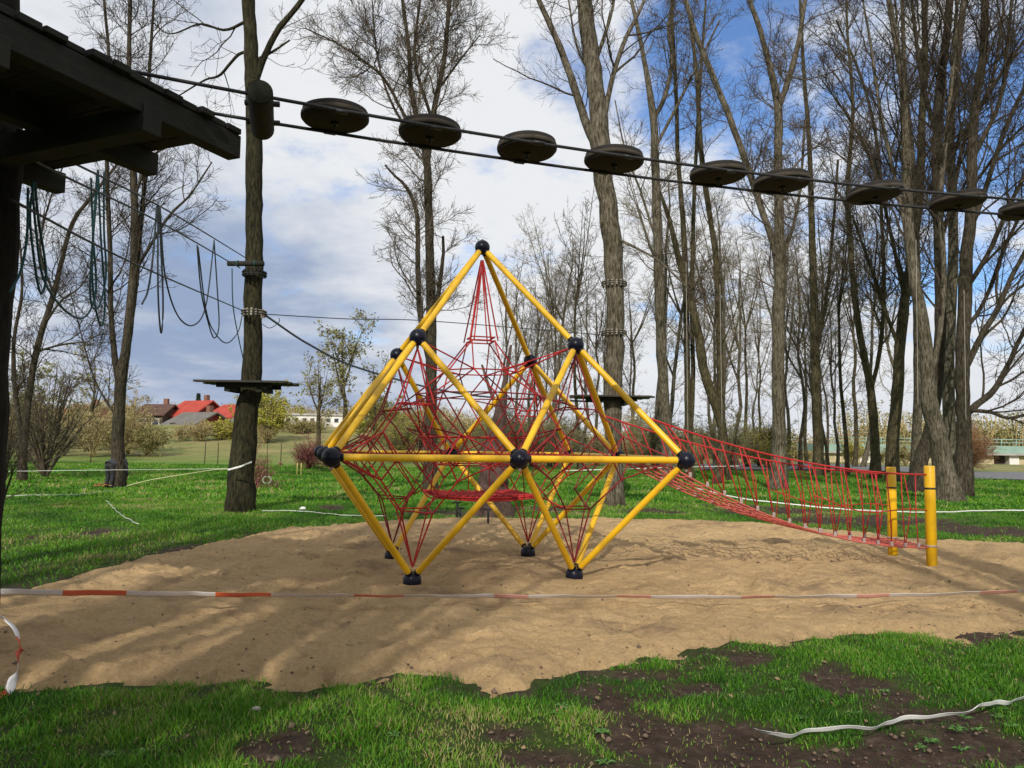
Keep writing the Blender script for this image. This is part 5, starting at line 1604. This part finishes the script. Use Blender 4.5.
# ------------------------------------------------------------------ trees behind the camera that shade the foreground
def back_tree(label, x, y, h, r_, seed, **k):
    return world_tree(label, (x, y), h, r_, seed, bark='bark_dark', twig='twig_dark', name='bare_tree', **k)
back_tree('tall bare tree standing behind the viewer, left of the path', -5.9, -6.0, 17, .30, 801, forks=4, dens=.9, cap=5000)
back_tree('slim bare tree standing behind the viewer at the left', -7.5, -5.0, 16, .26, 802, forks=4, dens=.8, cap=5000)
back_tree('slim bare tree far behind the viewer at the left', -6.9, -9.5, 18, .32, 803, forks=4, dens=.9, cap=5000)
back_tree('slender bare tree furthest left behind the viewer', -8.9, -7.5, 17, .30, 805, forks=3, dens=.8, cap=5000)
back_tree('stout bare tree standing behind the viewer at the right', 3.5, -2.6, 12, .42, 804, forks=4, dens=.7, cap=3000)
back_tree('stout bare tree close behind the viewer at the left', -3.35, -1.2, 13, .42, 809, forks=4, dens=.4, cap=1500)
back_tree('bushy crowned bare tree behind the viewer', -4.1, -7.8, 13, .20, 806, forks=5, dens=.95, cap=6000)
back_tree('young bare tree behind the viewer, close to the path', -4.6, -3.6, 12, .15, 807, forks=4, dens=.9, cap=4000)
back_tree('young bare tree behind the viewer, leaning a little', -3.2, -5.4, 13, .13, 808, forks=4, dens=.9, cap=4000, lean=(.03, 0))

# ------------------------------------------------------------------ light, sky, camera
SUN_EL, SUN_AZ = math.radians(33), math.radians(190)
ld = bpy.data.lights.new('sun', 'SUN'); ld.energy = 4.2; ld.angle = math.radians(.55); ld.color = (1.0, .94, .84)
lo_ = bpy.data.objects.new('sun', ld); COL.objects.link(lo_)
sdir = Vector((math.sin(SUN_AZ) * math.cos(SUN_EL), math.cos(SUN_AZ) * math.cos(SUN_EL), math.sin(SUN_EL)))
lo_.rotation_euler = (-sdir).to_track_quat('-Z', 'Y').to_euler()
wd = bpy.data.worlds.new('World'); sc.world = wd; wd.use_nodes = True
nt = wd.node_tree; bg = nt.nodes['Background']
sky = nt.nodes.new('ShaderNodeTexSky'); sky.sky_type = 'NISHITA'; sky.sun_disc = False
sky.sun_elevation = SUN_EL; sky.sun_rotation = SUN_AZ; sky.air_density = 1.0; sky.dust_density = .3; sky.ozone_density = 3.5
tint = nt.nodes.new('ShaderNodeMix'); tint.data_type = 'RGBA'; tint.blend_type = 'MULTIPLY'; tint.inputs[0].default_value = 1
tint.inputs[7].default_value = (.86, .97, 1.14, 1); nt.links.new(sky.outputs['Color'], tint.inputs[6])
nt.links.new(tint.outputs[2], bg.inputs['Color']); bg.inputs['Strength'].default_value = .14
tc = nt.nodes.new('ShaderNodeTexCoord'); dv = tc.outputs['Generated']
sp_ = nt.nodes.new('ShaderNodeSeparateXYZ'); nt.links.new(dv, sp_.inputs[0])
zz = mth(nt, 'MAXIMUM', sp_.outputs['Z'], 0.0)
dn = mth(nt, 'ADD', zz, .22)
cv = nt.nodes.new('ShaderNodeCombineXYZ')
nt.links.new(mth(nt, 'DIVIDE', sp_.outputs['X'], dn), cv.inputs[0]); nt.links.new(mth(nt, 'DIVIDE', sp_.outputs['Y'], dn), cv.inputs[1])
n1 = noise(nt, cv.outputs[0], 2.6, 9, .62)
n2 = noise(nt, cv.outputs[0], 3.1, 8, .60)
mpv = nt.nodes.new('ShaderNodeMapping'); mpv.inputs['Location'].default_value = (3.7, 1.2, .4); nt.links.new(cv.outputs[0], mpv.inputs[0])
n3 = noise(nt, mpv.outputs[0], .9, 6, .55)


def lobe(px, py, inner, outer):
    d = ray(px, py); d = d / np.linalg.norm(d)
    vm = nt.nodes.new('ShaderNodeVectorMath'); vm.operation = 'DOT_PRODUCT'
    nt.links.new(dv, vm.inputs[0]); vm.inputs[1].default_value = tuple(d)
    return maprange(nt, vm.outputs['Value'], math.cos(math.radians(outer)), math.cos(math.radians(inner)))


# cloud cover: mostly covered, open where the holes are
hole = mth(nt, 'MAXIMUM', mth(nt, 'MULTIPLY', lobe(775, 40, 1, 13), .27), mth(nt, 'MULTIPLY', lobe(1000, 190, 2, 16), .22))
hole = mth(nt, 'MAXIMUM', hole, mth(nt, 'MULTIPLY', lobe(570, 70, 0, 5), .16))
hole = mth(nt, 'MAXIMUM', hole, mth(nt, 'MULTIPLY', lobe(860, 350, 1, 9), .14))
cov = mth(nt, 'SUBTRACT', mth(nt, 'ADD', n1, .13), mth(nt, 'MULTIPLY', hole, maprange(nt, sp_.outputs['Z'], .03, .24)))
cov = mth(nt, 'ADD', cov, maprange(nt, sp_.outputs['Z'], .02, .16, .16, 0))
cov = maprange(nt, cov, .36, .60)
# bright or blue-grey cloud
dark = mth(nt, 'ADD', mth(nt, 'MULTIPLY', lobe(290, 350, 3, 17), .42), mth(nt, 'MULTIPLY', n3, .55))
dark = mth(nt, 'ADD', dark, mth(nt, 'MULTIPLY', lobe(120, 120, 5, 22), .16))
dark = mth(nt, 'SUBTRACT', dark, mth(nt, 'MULTIPLY', lobe(440, 180, 4, 20), .26))
dk = maprange(nt, mth(nt, 'ADD', dark, mth(nt, 'MULTIPLY', mth(nt, 'SUBTRACT', n2, .5), .8)), .20, .78)
ccol = mixc(nt, dk, (.95, .97, 1.0), (.35, .45, .65))
horizon = maprange(nt, sp_.outputs['Z'], .02, .12, 1, 0)
ccol = mixc(nt, mth(nt, 'MULTIPLY', horizon, .30), ccol, (.62, .68, .82))
bg2 = nt.nodes.new('ShaderNodeBackground'); nt.links.new(ccol, bg2.inputs['Color']); bg2.inputs['Strength'].default_value = .88
ms = nt.nodes.new('ShaderNodeMixShader'); nt.links.new(cov, ms.inputs[0]); nt.links.new(bg.outputs[0], ms.inputs[1]); nt.links.new(bg2.outputs[0], ms.inputs[2])
nt.links.new(ms.outputs[0], nt.nodes['World Output'].inputs['Surface'])

cd = bpy.data.cameras.new('camera'); cam = bpy.data.objects.new('camera', cd); COL.objects.link(cam)
cd.sensor_width = 36; cd.lens = F / 1024 * 36; cd.clip_start = .05; cd.clip_end = 6000
mw = Matrix(((RT[0], UP[0], -FW[0], EYE[0]), (RT[1], UP[1], -FW[1], EYE[1]), (RT[2], UP[2], -FW[2], EYE[2]), (0, 0, 0, 1)))
cam.matrix_world = mw
sc.camera = cam
sc.view_settings.view_transform = 'Standard'; sc.view_settings.look = 'None'; sc.view_settings.exposure = 0.0; sc.view_settings.gamma = 1
sc.view_settings.use_curve_mapping = False
sc.render.engine = 'CYCLES'; sc.cycles.use_denoising = True
sc.cycles.max_bounces = 5; sc.cycles.diffuse_bounces = 3; sc.cycles.transparent_max_bounces = 8
